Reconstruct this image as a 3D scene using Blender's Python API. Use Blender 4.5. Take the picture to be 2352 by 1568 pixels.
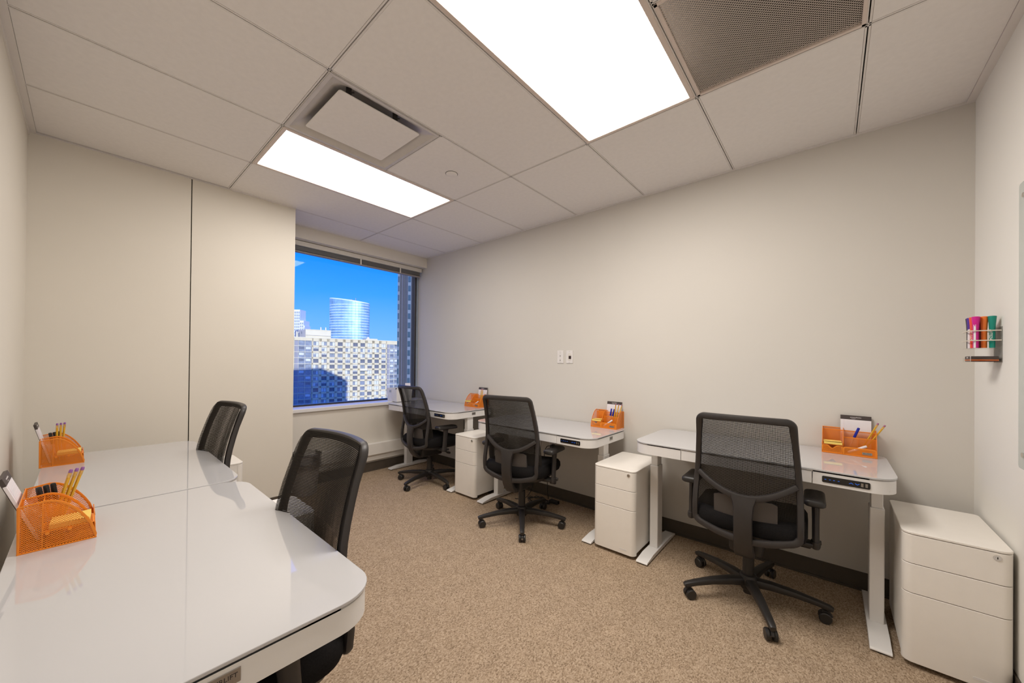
import bpy, bmesh, math, random
from mathutils import Vector, Matrix
random.seed(7)
for o in list(bpy.data.objects):
    bpy.data.objects.remove(o, do_unlink=True)
C = bpy.context.scene.collection
PI = math.pi

# ------------------------------------------------------------------ camera
cam_d = bpy.data.cameras.new('camera')
cam = bpy.data.objects.new('camera', cam_d)
C.objects.link(cam)
F_PX = 845.0
yaw, pit, rol = math.radians(40.8714), math.radians(0.2918), math.radians(0.5828)
dv = Vector((-math.sin(yaw)*math.cos(pit), math.cos(yaw)*math.cos(pit), math.sin(pit)))
rv = Vector((math.cos(yaw), math.sin(yaw), 0))
uv = rv.cross(dv)
r2 = rv*math.cos(rol) + uv*math.sin(rol)
u2 = uv*math.cos(rol) - rv*math.sin(rol)
EYE = Vector((0, 0, 1.2632))
M = Matrix((r2, u2, -dv)).transposed().to_4x4()
M.translation = EYE
cam.matrix_world = M
cam_d.sensor_width = 36.0
cam_d.lens = F_PX*36.0/2352.0
cam_d.shift_y = 40.72/2352.0
cam_d.clip_start = 0.01
cam_d.clip_end = 3000
bpy.context.scene.camera = cam

# ------------------------------------------------------------------ exposure
vs = bpy.context.scene.view_settings
bpy.context.scene.display_settings.display_device = 'sRGB'
vs.view_transform = 'Standard'
vs.look = 'None'
vs.gamma = 1.0
vs.use_curve_mapping = False
vs.exposure = 0.25
PANEL_FAR, PANEL_NEAR = 9.0, 17.5   # the two ceiling panels
SKY_STRENGTH = 2.0
SUN_STRENGTH = 3.7

# ------------------------------------------------------------------ sky
def lin(c):
    return tuple((x/12.92 if x <= 0.04045 else ((x+0.055)/1.055)**2.4) for x in c)
def rgb(r, g, b):
    return lin((r/255.0, g/255.0, b/255.0))

world = bpy.data.worlds.new('sky')
bpy.context.scene.world = world
world.use_nodes = True
wn, wl = world.node_tree.nodes, world.node_tree.links
wn.clear()
w_tc = wn.new('ShaderNodeTexCoord')
w_sep = wn.new('ShaderNodeSeparateXYZ')
w_map = wn.new('ShaderNodeMapRange')
w_map.inputs['From Min'].default_value = -0.1
w_map.inputs['From Max'].default_value = 1.0
w_ramp = wn.new('ShaderNodeValToRGB')
els = w_ramp.color_ramp.elements
els[0].position = 0.0
els[0].color = (*[c/SKY_STRENGTH for c in rgb(120, 130, 140)], 1)
els[1].position = 1.0
# hazy pale blue at the horizon, deep saturated blue above; blue is allowed to run past white as in the photo
els[1].color = (0.012, 0.16/SKY_STRENGTH, 0.75, 1)
for p, c, bl in ((0.085, (150, 190, 225), 0.30), (0.10, (150, 208, 255), 0.55), (0.17, (118, 194, 255), 0.70), (0.24, (66, 174, 255), 0.80), (0.33, (6, 150, 250), 0.88), (0.5, (12, 134, 240), 0.85)):
    e = els.new(p)
    q = rgb(*c)
    e.color = (q[0]/SKY_STRENGTH, q[1]/SKY_STRENGTH, bl, 1)
w_bg = wn.new('ShaderNodeBackground')
w_bg.inputs['Strength'].default_value = SKY_STRENGTH*0.84
w_out = wn.new('ShaderNodeOutputWorld')
wl.new(w_tc.outputs['Generated'], w_sep.inputs[0])
wl.new(w_sep.outputs['Z'], w_map.inputs['Value'])
wl.new(w_map.outputs[0], w_ramp.inputs[0])
wl.new(w_ramp.outputs[0], w_bg.inputs[0])
wl.new(w_bg.outputs[0], w_out.inputs[0])

# ------------------------------------------------------------------ sun (behind our own building, on the blocks outside)
SUN_DIR = Vector((0.80, -0.52, 0.28)).normalized()      # towards the sun
sun_d = bpy.data.lights.new('sun', 'SUN')
sun_d.energy = SUN_STRENGTH
sun_d.angle = 0.009
sun_d.color = (1.0, 0.94, 0.80)
sun = bpy.data.objects.new('sun', sun_d)
C.objects.link(sun)
sun.location = (60, -30, 60)
sun.rotation_euler = SUN_DIR.to_track_quat('Z', 'Y').to_euler()

# ------------------------------------------------------------------ room numbers
H = 2.576                     # ceiling
YB, YL = 2.86, -0.2375        # long wall / left wall
XR = 0.5372                   # right wall
XW = -3.946                   # window wall
XV, YP = -3.535, 1.1786       # projecting wall by the window
XG = -4.15                    # glass
G = 0.6096
def LX(i): return -1.7236 - G*i
Y1, Y2, Y3 = 0.7069, 1.3392, 1.960

# ------------------------------------------------------------------ materials
MATS = {}
def mat(name, col, rough=0.5, metal=0.0, spec=0.5, coat=0.0, var=0.03, scale=18.0, bump=0.0, bscale=300.0, emit=None, estr=0.0):
    m = bpy.data.materials.new(name)
    m.use_nodes = True
    n, l = m.node_tree.nodes, m.node_tree.links
    b = n['Principled BSDF']
    tc = n.new('ShaderNodeTexCoord')
    nz = n.new('ShaderNodeTexNoise')
    nz.inputs['Scale'].default_value = scale
    nz.inputs['Detail'].default_value = 3.0
    rp = n.new('ShaderNodeValToRGB')
    e = rp.color_ramp.elements
    e[0].position, e[1].position = 0.3, 0.7
    e[0].color = (*[max(0, c*(1-var)) for c in col], 1)
    e[1].color = (*[min(1, c*(1+var)) for c in col], 1)
    l.new(tc.outputs['Object'], nz.inputs['Vector'])
    l.new(nz.outputs['Fac'], rp.inputs['Fac'])
    l.new(rp.outputs['Color'], b.inputs['Base Color'])
    b.inputs['Roughness'].default_value = rough
    b.inputs['Metallic'].default_value = metal
    b.inputs['Specular IOR Level'].default_value = spec
    b.inputs['Coat Weight'].default_value = coat
    b.inputs['Coat Roughness'].default_value = 0.02
    if emit is not None:
        b.inputs['Emission Color'].default_value = (*emit, 1)
        b.inputs['Emission Strength'].default_value = estr
    if bump > 0:
        n2 = n.new('ShaderNodeTexNoise')
        n2.inputs['Scale'].default_value = bscale
        n2.inputs['Detail'].default_value = 2.0
        bp = n.new('ShaderNodeBump')
        bp.inputs['Strength'].default_value = bump
        bp.inputs['Distance'].default_value = 0.002
        l.new(tc.outputs['Object'], n2.inputs['Vector'])
        l.new(n2.outputs['Fac'], bp.inputs['Height'])
        l.new(bp.outputs['Normal'], b.inputs['Normal'])
    MATS[name] = m
    return m

def holes(m, ax, ay, pitch, solid_x, solid_y, rot=0.0, offset_rows=False):
    """perforate a sheet material on a regular lattice of its own object coordinates"""
    n, l = m.node_tree.nodes, m.node_tree.links
    b = n['Principled BSDF']
    out = n['Material Output']
    tc = n.new('ShaderNodeTexCoord')
    sp = n.new('ShaderNodeSeparateXYZ')
    l.new(tc.outputs['Object'], sp.inputs[0])
    def math_node(op, a, bb=None):
        k = n.new('ShaderNodeMath')
        k.operation = op
        for i, v in enumerate((a, bb)):
            if v is None: continue
            if isinstance(v, (int, float)): k.inputs[i].default_value = v
            else: l.new(v, k.inputs[i])
        return k.outputs[0]
    u, v = sp.outputs[ax], sp.outputs[ay]
    if rot:
        c, s = math.cos(rot), math.sin(rot)
        u, v = (math_node('ADD', math_node('MULTIPLY', u, c), math_node('MULTIPLY', v, s)),
                math_node('SUBTRACT', math_node('MULTIPLY', v, c), math_node('MULTIPLY', u, s)))
    fu = math_node('FRACT', math_node('DIVIDE', math_node('ADD', u, 50.0), pitch[0]))
    fv = math_node('FRACT', math_node('DIVIDE', math_node('ADD', v, 50.0), pitch[1]))
    hole = math_node('MULTIPLY', math_node('GREATER_THAN', fu, solid_x), math_node('GREATER_THAN', fv, solid_y))
    tr = n.new('ShaderNodeBsdfTransparent')
    mx = n.new('ShaderNodeMixShader')
    l.new(hole, mx.inputs[0])
    l.new(b.outputs[0], mx.inputs[1])
    l.new(tr.outputs[0], mx.inputs[2])
    l.new(mx.outputs[0], out.inputs['Surface'])
    return m

def glass_mat(name, tint, refl=1.0, rough=0.0):
    m = bpy.data.materials.new(name)
    m.use_nodes = True
    n, l = m.node_tree.nodes, m.node_tree.links
    n.remove(n['Principled BSDF'])
    fr = n.new('ShaderNodeFresnel')
    fr.inputs['IOR'].default_value = 1.5
    mu = n.new('ShaderNodeMath')
    mu.operation = 'MULTIPLY'
    mu.inputs[1].default_value = refl
    tr = n.new('ShaderNodeBsdfTransparent')
    tr.inputs[0].default_value = (*tint, 1)
    gl = n.new('ShaderNodeBsdfGlossy')
    gl.inputs['Roughness'].default_value = rough
    mx = n.new('ShaderNodeMixShader')
    l.new(fr.outputs[0], mu.inputs[0])
    l.new(mu.outputs[0], mx.inputs[0])
    l.new(tr.outputs[0], mx.inputs[1])
    l.new(gl.outputs[0], mx.inputs[2])
    l.new(mx.outputs[0], n['Material Output'].inputs['Surface'])
    MATS[name] = m
    return m

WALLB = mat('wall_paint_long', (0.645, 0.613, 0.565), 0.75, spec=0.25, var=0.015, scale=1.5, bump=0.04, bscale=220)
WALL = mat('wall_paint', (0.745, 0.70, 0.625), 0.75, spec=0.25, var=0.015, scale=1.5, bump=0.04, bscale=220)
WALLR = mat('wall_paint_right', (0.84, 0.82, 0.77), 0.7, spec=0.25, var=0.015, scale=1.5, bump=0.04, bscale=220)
CEIL = mat('ceiling_tile_face', (0.80, 0.765, 0.74), 0.85, spec=0.2, var=0.02, scale=40, bump=0.08, bscale=500)
TEE = mat('grid_tee_paint', (0.74, 0.70, 0.67), 0.5, spec=0.3, var=0.01)
DARKGAP = mat('dark_recess', (0.02, 0.016, 0.013), 0.9, spec=0.1)
BASEB = mat('base_rubber', (0.085, 0.068, 0.052), 0.55, spec=0.35, var=0.06)
WHITE = mat('white_laminate', (0.80, 0.78, 0.76), 0.33, spec=0.45, var=0.01, scale=3)
WHITEMETAL = mat('white_powder_coat', (0.80, 0.78, 0.755), 0.38, spec=0.4, var=0.01, bump=0.03, bscale=900)
GLASSTOP = mat('white_back_painted_glass', (0.545, 0.54, 0.55), 0.03, spec=0.6, coat=0.3, var=0.004, scale=2)
GLASSEDGE = mat('glass_edge', (0.72, 0.76, 0.74), 0.1, spec=0.6)
CREAMMETAL = mat('cream_powder_coat', (0.86, 0.82, 0.76), 0.4, spec=0.4, var=0.012, bump=0.03, bscale=900)
BLACKPL = mat('black_plastic', (0.021, 0.0185, 0.017), 0.42, spec=0.5, var=0.08, bump=0.08, bscale=700)
DARKPL = mat('charcoal_plastic', (0.032, 0.0275, 0.026), 0.45, spec=0.5, var=0.06, bump=0.05, bscale=700)
BLACKFAB = mat('black_seat_fabric', (0.010, 0.009, 0.009), 0.95, spec=0.15, var=0.25, scale=250, bump=0.25, bscale=800)
MESHFAB = holes(mat('black_back_mesh', (0.026, 0.022, 0.018), 0.85, spec=0.2, var=0.1, scale=200), 'X', 'Z', (0.0032, 0.0046), 0.40, 0.45)
CHROME = mat('chrome', (0.75, 0.73, 0.70), 0.18, metal=1.0)
STEEL = mat('brushed_steel', (0.42, 0.40, 0.38), 0.3, metal=1.0, var=0.08, scale=60)
BLACKGL = mat('black_gloss', (0.012, 0.010, 0.010), 0.08, spec=0.6)
BLUELED = mat('blue_led', (0.02, 0.1, 0.5), 0.4, emit=(0.03, 0.22, 1.0), estr=0.25)
ORANGE = mat('orange_enamel', (0.80, 0.235, 0.012), 0.38, spec=0.5, var=0.05)
ORMESH = mat('orange_wire_mesh', (0.80, 0.225, 0.012), 0.4, spec=0.5, var=0.05)
ORMESH_X = holes(mat('orange_wire_mesh_side', (0.80, 0.225, 0.012), 0.4), 'Y', 'Z', (0.0040, 0.0040), 0.36, 0.36, rot=PI/4)
ORMESH_Y = holes(mat('orange_wire_mesh_front', (0.80, 0.225, 0.012), 0.4), 'X', 'Z', (0.0040, 0.0040), 0.40, 0.40, rot=PI/4)
ORMESH_Z = holes(mat('orange_wire_mesh_shelf', (0.80, 0.225, 0.012), 0.4), 'X', 'Y', (0.0040, 0.0040), 0.40, 0.40, rot=PI/4)
YELLOWP = mat('yellow_paper', (0.90, 0.66, 0.17), 0.8, spec=0.2, var=0.04, scale=120)
PAPER = mat('white_paper', (0.80, 0.76, 0.78), 0.8, spec=0.2, var=0.02)
PADHEAD = mat('pad_binding', (0.055, 0.040, 0.036), 0.5)
LETTER = mat('white_print', (0.85, 0.82, 0.80), 0.6)
DARKLET = mat('dark_print', (0.03, 0.025, 0.025), 0.6)
PENCIL = mat('yellow_lacquer', (0.72, 0.40, 0.02), 0.3, var=0.05)
FERRULE = mat('gold_ferrule', (0.80, 0.50, 0.16), 0.3, metal=0.8)
ERASER = mat('purple_eraser', (0.28, 0.12, 0.34), 0.8)
ERASERP = mat('mauve_eraser', (0.36, 0.13, 0.22), 0.8)
BLUECAP = mat('blue_cap', (0.008, 0.018, 0.33), 0.3)
CLEARPL = mat('clear_white_barrel', (0.75, 0.70, 0.72), 0.25)
ACRYL = glass_mat('clear_acrylic', (0.985, 0.98, 0.97), 0.25)
ACRYLE = mat('acrylic_edge', (0.72, 0.65, 0.55), 0.15, spec=0.6)
WINGLASS = glass_mat('window_glass', (0.93, 0.97, 1.0), 0.4)
FRAMEAL = mat('dark_bronze_frame', (0.06, 0.055, 0.055), 0.35, metal=0.6)
FRAMEGREY = mat('grey_window_frame', (0.35, 0.40, 0.46), 0.4, metal=0.3)
BLINDW = mat('blind_white', (0.70, 0.66, 0.60), 0.45)
BLINDB = mat('blind_rail', (0.30, 0.26, 0.22), 0.45)
BAG = glass_mat('bin_liner', (0.86, 0.86, 0.88), 2.0, 0.25)
BINM = mat('grey_bin_plastic', (0.42, 0.38, 0.36), 0.5)
BOARD = mat('glass_board', (0.56, 0.60, 0.57), 0.06, spec=0.6)
LIGHTFR = mat('light_frame', (0.66, 0.56, 0.50), 0.45)
OUTLET = mat('plate_white', (0.74, 0.71, 0.69), 0.4)

# carpet: short cut pile of mixed brown and beige yarns
def carpet_mat():
    m = mat('carpet', (0.3, 0.22, 0.15), 0.95, spec=0.1)
    n, l = m.node_tree.nodes, m.node_tree.links
    b = n['Principled BSDF']
    tc = n.new('ShaderNodeTexCoord')
    mp = n.new('ShaderNodeMapping')
    mp.inputs['Scale'].default_value = (1.0, 0.62, 1.0)
    mp.inputs['Rotation'].default_value = (0, 0, 0.3)
    vo = n.new('ShaderNodeTexVoronoi')
    vo.inputs['Scale'].default_value = 210
    nz = n.new('ShaderNodeTexNoise')
    nz.inputs['Scale'].default_value = 190
    nz.inputs['Detail'].default_value = 4
    nz.inputs['Roughness'].default_value = 0.7
    big = n.new('ShaderNodeTexNoise')
    big.inputs['Scale'].default_value = 14
    big.inputs['Detail'].default_value = 3
    mixf = n.new('ShaderNodeMath')
    mixf.operation = 'MULTIPLY_ADD'
    mixf.inputs[1].default_value = 0.30
    sep = n.new('ShaderNodeSeparateColor')
    rp = n.new('ShaderNodeValToRGB')
    e = rp.color_ramp.elements
    e[0].position, e[0].color = 0.38, (0.185, 0.125, 0.078, 1)
    e[1].position, e[1].color = 0.92, (0.63, 0.49, 0.355, 1)
    x = e.new(0.62)
    x.color = (0.43, 0.315, 0.21, 1)
    mul = n.new('ShaderNodeMixRGB')
    mul.blend_type = 'MULTIPLY'
    mul.inputs[0].default_value = 0.22
    l.new(tc.outputs['Object'], mp.inputs[0])
    for k in (vo, nz, big): l.new(mp.outputs[0], k.inputs['Vector'])
    l.new(vo.outputs['Color'], sep.inputs[0])
    l.new(sep.outputs[0], mixf.inputs[0])
    l.new(nz.outputs['Fac'], mixf.inputs[2])
    l.new(mixf.outputs[0], rp.inputs[0])
    l.new(rp.outputs[0], mul.inputs[1])
    l.new(big.outputs['Fac'], mul.inputs[2])
    l.new(mul.outputs[0], b.inputs['Base Color'])
    bp = n.new('ShaderNodeBump')
    bp.inputs['Strength'].default_value = 0.55
    bp.inputs['Distance'].default_value = 0.004
    l.new(mixf.outputs[0], bp.inputs['Height'])
    l.new(bp.outputs[0], b.inputs['Normal'])
    return m
CARPET = carpet_mat()

def emit_mat(name, col, strength):
    m = bpy.data.materials.new(name)
    m.use_nodes = True
    n, l = m.node_tree.nodes, m.node_tree.links
    n.remove(n['Principled BSDF'])
    em = n.new('ShaderNodeEmission')
    em.inputs[0].default_value = (*col, 1)
    em.inputs[1].default_value = strength
    l.new(em.outputs[0], n['Material Output'].inputs['Surface'])
    return m
PANEL_A = emit_mat('lamp_diffuser_far', (1.0, 0.94, 0.875), PANEL_FAR)
PANEL_B = emit_mat('lamp_diffuser_near', (1.0, 0.94, 0.875), PANEL_NEAR)

# ------------------------------------------------------------------ mesh helpers
class MB:
    def __init__(self):
        self.bm = bmesh.new()
        self.ang = 20
    def box(self, x0, x1, y0, y1, z0, z1, bev=0.0, seg=1, mtx=None):
        tmp = bmesh.new()
        bmesh.ops.create_cube(tmp, size=1.0)
        for v in tmp.verts:
            v.co = Vector(((x0+x1)/2 + v.co.x*(x1-x0), (y0+y1)/2 + v.co.y*(y1-y0), (z0+z1)/2 + v.co.z*(z1-z0)))
        if bev > 0:
            bmesh.ops.bevel(tmp, geom=list(tmp.edges), offset=bev, segments=seg, affect='EDGES', profile=0.5)
        return self._add(tmp, mtx)
    def _add(self, tmp, mtx=None):
        if mtx is not None:
            bmesh.ops.transform(tmp, matrix=mtx, verts=tmp.verts)
        me = bpy.data.meshes.new('t')
        tmp.to_mesh(me)
        tmp.free()
        self.bm.from_mesh(me)
        bpy.data.meshes.remove(me)
        return self
    def prism(self, pts, z0, z1, bev=0.0, mtx=None, seg=1):
        """extrude a flat outline (x, y) from z0 to z1"""
        tmp = bmesh.new()
        lo = [tmp.verts.new((x, y, z0)) for x, y in pts]
        hi = [tmp.verts.new((x, y, z1)) for x, y in pts]
        n = len(pts)
        tmp.faces.new(list(reversed(lo)))
        tmp.faces.new(hi)
        for i in range(n):
            tmp.faces.new((lo[i], lo[(i+1) % n], hi[(i+1) % n], hi[i]))
        bmesh.ops.recalc_face_normals(tmp, faces=tmp.faces)
        if bev > 0:
            ed = [e for e in tmp.edges if abs(e.verts[0].co.z-e.verts[1].co.z) < 1e-6]
            bmesh.ops.bevel(tmp, geom=ed, offset=bev, segments=seg, affect='EDGES', profile=0.5)
        return self._add(tmp, mtx)
    def lathe(self, prof, seg=20, mtx=None):
        """prof = list of (radius, z)"""
        self.ang = 38
        tmp = bmesh.new()
        rings = []
        for r, z in prof:
            rings.append([tmp.verts.new((r*math.cos(2*PI*i/seg), r*math.sin(2*PI*i/seg), z)) for i in range(seg)])
        for a, b in zip(rings, rings[1:]):
            for i in range(seg):
                tmp.faces.new((a[i], a[(i+1) % seg], b[(i+1) % seg], b[i]))
        tmp.faces.new(list(reversed(rings[0])))
        tmp.faces.new(rings[-1])
        bmesh.ops.recalc_face_normals(tmp, faces=tmp.faces)
        return self._add(tmp, mtx)
    def cyl(self, p0, p1, r0, r1=None, seg=14):
        p0, p1 = Vector(p0), Vector(p1)
        d = p1-p0
        q = d.to_track_quat('Z', 'Y').to_matrix().to_4x4()
        q.translation = p0
        return self.lathe([(r0, 0), (r0 if r1 is None else r1, d.length)], seg, q)
    def loft(self, rings, cap=True, closed=False, mtx=None):
        self.ang = 38
        tmp = bmesh.new()
        R = [[tmp.verts.new(p) for p in ring] for ring in rings]
        n = len(R[0])
        pairs = list(zip(R, R[1:]))
        if closed: pairs.append((R[-1], R[0]))
        for a, b in pairs:
            for i in range(n):
                tmp.faces.new((a[i], a[(i+1) % n], b[(i+1) % n], b[i]))
        if cap and not closed:
            tmp.faces.new(list(reversed(R[0])))
            tmp.faces.new(R[-1])
        bmesh.ops.recalc_face_normals(tmp, faces=tmp.faces)
        return self._add(tmp, mtx)
    def sweep(self, pts, nrm, w, t, closed=False, k=0.3, mtx=None):
        """rounded bar along pts; nrm gives the thickness direction, w in-plane width, t thickness (numbers or lists)"""
        P = [Vector(p) for p in pts]
        n = len(P)
        rings = []
        for i in range(n):
            a = P[(i-1) % n] if (closed or i > 0) else P[i]
            b = P[(i+1) % n] if (closed or i < n-1) else P[i]
            tan = (b-a).normalized()
            N = Vector(nrm[i] if isinstance(nrm, list) else nrm)
            N = (N - tan*N.dot(tan)).normalized()
            S = tan.cross(N)
            ww = (w[i] if isinstance(w, list) else w)/2
            tt = (t[i] if isinstance(t, list) else t)/2
            c = min(ww, tt)*2*k
            sec = [(ww, tt-c), (ww-c*0.3, tt-c*0.3), (ww-c, tt), (-ww+c, tt), (-ww+c*0.3, tt-c*0.3), (-ww, tt-c), (-ww, -tt+c), (-ww+c*0.3, -tt+c*0.3), (-ww+c, -tt), (ww-c, -tt), (ww-c*0.3, -tt+c*0.3), (ww, -tt+c)]
            rings.append([P[i] + S*x + N*y for x, y in sec])
        return self.loft(rings, True, closed, mtx)
    def tube(self, pts, r, seg=8):
        P = [Vector(p) for p in pts]
        rings = []
        prev = None
        for i in range(len(P)):
            a, b = P[max(0, i-1)], P[min(len(P)-1, i+1)]
            tan = (b-a).normalized()
            if prev is None:
                N = tan.orthogonal().normalized()
            else:
                N = (prev - tan*prev.dot(tan)).normalized()
            prev = N
            S = tan.cross(N)
            rings.append([P[i] + (N*math.cos(2*PI*j/seg) + S*math.sin(2*PI*j/seg))*r for j in range(seg)])
        return self.loft(rings)
    def sheet(self, f, nu, nv):
        """single sheet f(u, v) for u, v in 0..1"""
        tmp = bmesh.new()
        V = [[tmp.verts.new(f(i/nu, j/nv)) for j in range(nv+1)] for i in range(nu+1)]
        for i in range(nu):
            for j in range(nv):
                tmp.faces.new((V[i][j], V[i+1][j], V[i+1][j+1], V[i][j+1]))
        return self._add(tmp)
    def poly(self, pts):
        tmp = bmesh.new()
        tmp.faces.new([tmp.verts.new(p) for p in pts])
        return self._add(tmp)
    def build(self, name, material, parent=None, smooth=True, label=None):
        me = bpy.data.meshes.new(name)
        self.bm.to_mesh(me)
        self.bm.free()
        me.materials.append(material)
        if smooth:
            me.polygons.foreach_set('use_smooth', [True]*len(me.polygons))
            me.set_sharp_from_angle(angle=math.radians(self.ang))
        o = bpy.data.objects.new(name, me)
        C.objects.link(o)
        if parent is not None: o.parent = parent
        if label: o['label'] = label
        return o

def thing(name, label, cat, loc=(0, 0, 0), rz=0.0, group=None):
    o = bpy.data.objects.new(name, None)
    C.objects.link(o)
    o.location = loc
    o.rotation_euler = (0, 0, rz)
    o.empty_display_size = 0.05
    tag(o, label, cat, group)
    return o
def tag(o, label, cat, group=None):
    o['label'] = label
    o['category'] = cat
    if group: o['group'] = group
    elif 'group' in o: del o['group']
    return o
def struct(o):
    o['kind'] = 'structure'
    return o
def kids(o): return [c for c in bpy.data.objects if c.parent == o]
def dup(o, label=None, cat=None, group=None, loc=None, rz=None, parent=None):
    c = o.copy()
    C.objects.link(c)
    if parent is not None: c.parent = parent
    for ch in kids(o): dup(ch, parent=c)
    if loc is not None: c.location = loc
    if rz is not None: c.rotation_euler = (0, 0, rz)
    if label: tag(c, label, cat, group)
    return c
def rrect(x0, x1, y0, y1, r, n=6):
    """rounded rectangle outline; r = radius or four radii (x1y0, x1y1, x0y1, x0y0)"""
    rs = r if isinstance(r, (list, tuple)) else [r]*4
    out = []
    for (cx, cy, sx, sy, a0), rr in zip(((x1, y0, -1, 1, -PI/2), (x1, y1, -1, -1, 0), (x0, y1, 1, -1, PI/2), (x0, y0, 1, 1, PI)), rs):
        for i in range(n+1):
            a = a0 + PI/2*i/n
            out.append((cx+sx*rr + rr*math.cos(a), cy+sy*rr + rr*math.sin(a)))
    return out
def text_mesh(body, size, material, name, parent, mtx, depth=0.0003):
    cu = bpy.data.curves.new('txt', 'FONT')
    cu.body = body
    cu.size = size
    cu.extrude = depth
    cu.align_x = 'CENTER'
    cu.align_y = 'CENTER'
    cu.resolution_u = 3
    o = bpy.data.objects.new('txt', cu)
    C.objects.link(o)
    dg = bpy.context.evaluated_depsgraph_get()
    me = bpy.data.meshes.new_from_object(o.evaluated_get(dg))
    bpy.data.objects.remove(o, do_unlink=True)
    bpy.data.curves.remove(cu)
    me.transform(mtx)
    me.materials.clear()
    me.materials.append(material)
    t = bpy.data.objects.new(name, me)
    C.objects.link(t)
    if parent is not None: t.parent = parent
    return t
def frame_mtx(origin, xdir, ydir):
    x, y = Vector(xdir).normalized(), Vector(ydir).normalized()
    m = Matrix((x, y, x.cross(y))).transposed().to_4x4()
    m.translation = Vector(origin)
    return m

# =================================================================== ROOM
b = MB(); b.box(XG-0.1, XR+0.1, YL-0.1, YB+0.1, -0.12, 0.0)
struct(b.build('floor', CARPET, smooth=False))
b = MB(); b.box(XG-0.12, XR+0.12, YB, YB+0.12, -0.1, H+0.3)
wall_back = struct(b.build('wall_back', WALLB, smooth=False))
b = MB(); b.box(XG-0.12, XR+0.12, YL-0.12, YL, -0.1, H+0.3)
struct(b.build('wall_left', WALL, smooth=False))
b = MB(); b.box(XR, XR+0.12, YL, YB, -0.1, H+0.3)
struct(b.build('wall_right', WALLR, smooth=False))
# wall beside the window: two boards with an open joint between them
YS = 0.490
b = MB(); b.box(XG-0.3, XV-0.012, YL, YP-0.012, -0.1, H+0.3)
wall_panel = struct(b.build('wall_far', DARKGAP, smooth=False))
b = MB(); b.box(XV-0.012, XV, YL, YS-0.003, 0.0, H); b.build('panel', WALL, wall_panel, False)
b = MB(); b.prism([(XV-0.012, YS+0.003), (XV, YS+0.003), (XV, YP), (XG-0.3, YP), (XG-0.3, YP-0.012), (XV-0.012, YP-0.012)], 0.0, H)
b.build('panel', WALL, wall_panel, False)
# window wall: apron below, head above
b = MB()
b.box(XG-0.12, XW, YP, YB, -0.1, 0.735)
b.box(XG-0.12, XW, YP, YB, 2.452, H+0.3)
struct(b.build('wall_window', WALL, smooth=False))

# ---- ceiling
b = MB(); b.box(XG-0.1, XR+0.1, YL-0.1, YB+0.1, H+0.16, H+0.28)
ceiling = struct(b.build('ceiling', DARKGAP, smooth=False))
xl = [XR-0.03+0.009] + [LX(i) for i in (-3, -2, -1, 0, 1, 2, 3)] + [XW+0.001]
YA, YZ = YL+0.03-0.009, YB-0.012+0.009
skip = set()
def cell(ix, y0, y1, x1=None, x0=None, name='ceiling_tile'):
    a = (xl[ix+1] if x0 is None else x0)+0.0095
    c = (xl[ix] if x1 is None else x1)-0.0095
    t = MB(); t.box(a, c, y0+0.0095, y1-0.0095, H-0.001, H+0.02, bev=0.0012)
    t.build(name, CEIL, ceiling, False)
# index: 0 = right wall..L-3, 1 = L-3..L-2, 2 = L-2..L-1 (light), 3 = L-1..L0, 4 = L0..L1, 5 = L1..L2 (light), 6 = L2..L3, 7 = L3..window
for ix in range(8):
    if ix < 8:
        cell(ix, Y3, YZ)
cell(0, Y2, Y3); cell(0, Y1, Y2)
cell(1, Y1, Y2)
cell(3, Y1, Y3)
cell(4, Y2, Y3)
cell(6, Y1, Y3)
cell(7, YP, Y3)
for ix in range(7):
    cell(ix, YA, Y1, x0=(XV+0.012 if ix == 6 else None))
def tee_x(y, x0, x1):
    t = MB()
    for s in (-1, 1): t.box(x0, x1, y+s*0.0056-0.0033, y+s*0.0056+0.0033, H-0.0015, H+0.02)
    t.build('grid_tee', TEE, ceiling, False)
def tee_y(x, y0, y1):
    t = MB()
    for s in (-1, 1): t.box(x+s*0.0056-0.0033, x+s*0.0056+0.0033, y0, y1, H-0.0015, H+0.02)
    t.build('grid_tee', TEE, ceiling, False)
tee_x(Y3, XW, XR); tee_x(Y1, XV, XR)
tee_x(Y2, LX(1), LX(0)); tee_x(Y2, LX(-2), XR)
for i in (-3, -2, -1, 0, 1, 2): tee_y(LX(i), YL, YB)
tee_y(LX(3), YP, YB)
# edge mouldings
def trim(name, *boxes, m=TEE):
    t = MB()
    for q in boxes: t.box(*q)
    return struct(t.build(name, m, smooth=False))
trim('trim_1', (XV, XR, YL, YL+0.030, H-0.006, H+0.02), (XV, XR, YL, YL+0.006, H-0.022, H-0.006))
trim('trim_2', (XR-0.030, XR, YL, YB, H-0.006, H+0.02))
trim('trim_3', (XW, XR, YB-0.012, YB, H-0.008, H+0.02))
trim('trim_4', (XV, XV+0.012, YL, YP, H-0.008, H+0.02))
trim('trim_5', (XW, XW+0.010, YP, YB, H-0.008, H+0.02))
# baseboards with a small foot
def basebd(name, x0, x1, y0, y1, foot):
    t = MB()
    t.box(x0, x1, y0, y1, 0.0, 0.100)
    t.box(*foot, 0.0, 0.012)
    return struct(t.build(name, BASEB, smooth=False))
basebd('baseboard_back', XW, XR, YB-0.008, YB, (XW, XR, YB-0.018, YB))
basebd('baseboard_right', XR-0.008, XR, YL, YB, (XR-0.018, XR, YL, YB))
basebd('baseboard_left', XV, XR, YL, YL+0.008, (XV, XR, YL, YL+0.018))
basebd('baseboard_far', XV, XV+0.008, YL, YP, (XV, XV+0.018, YL, YP))
basebd('baseboard_window', XW, XW+0.008, YP, YB, (XW, XW+0.018, YP, YB))

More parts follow.
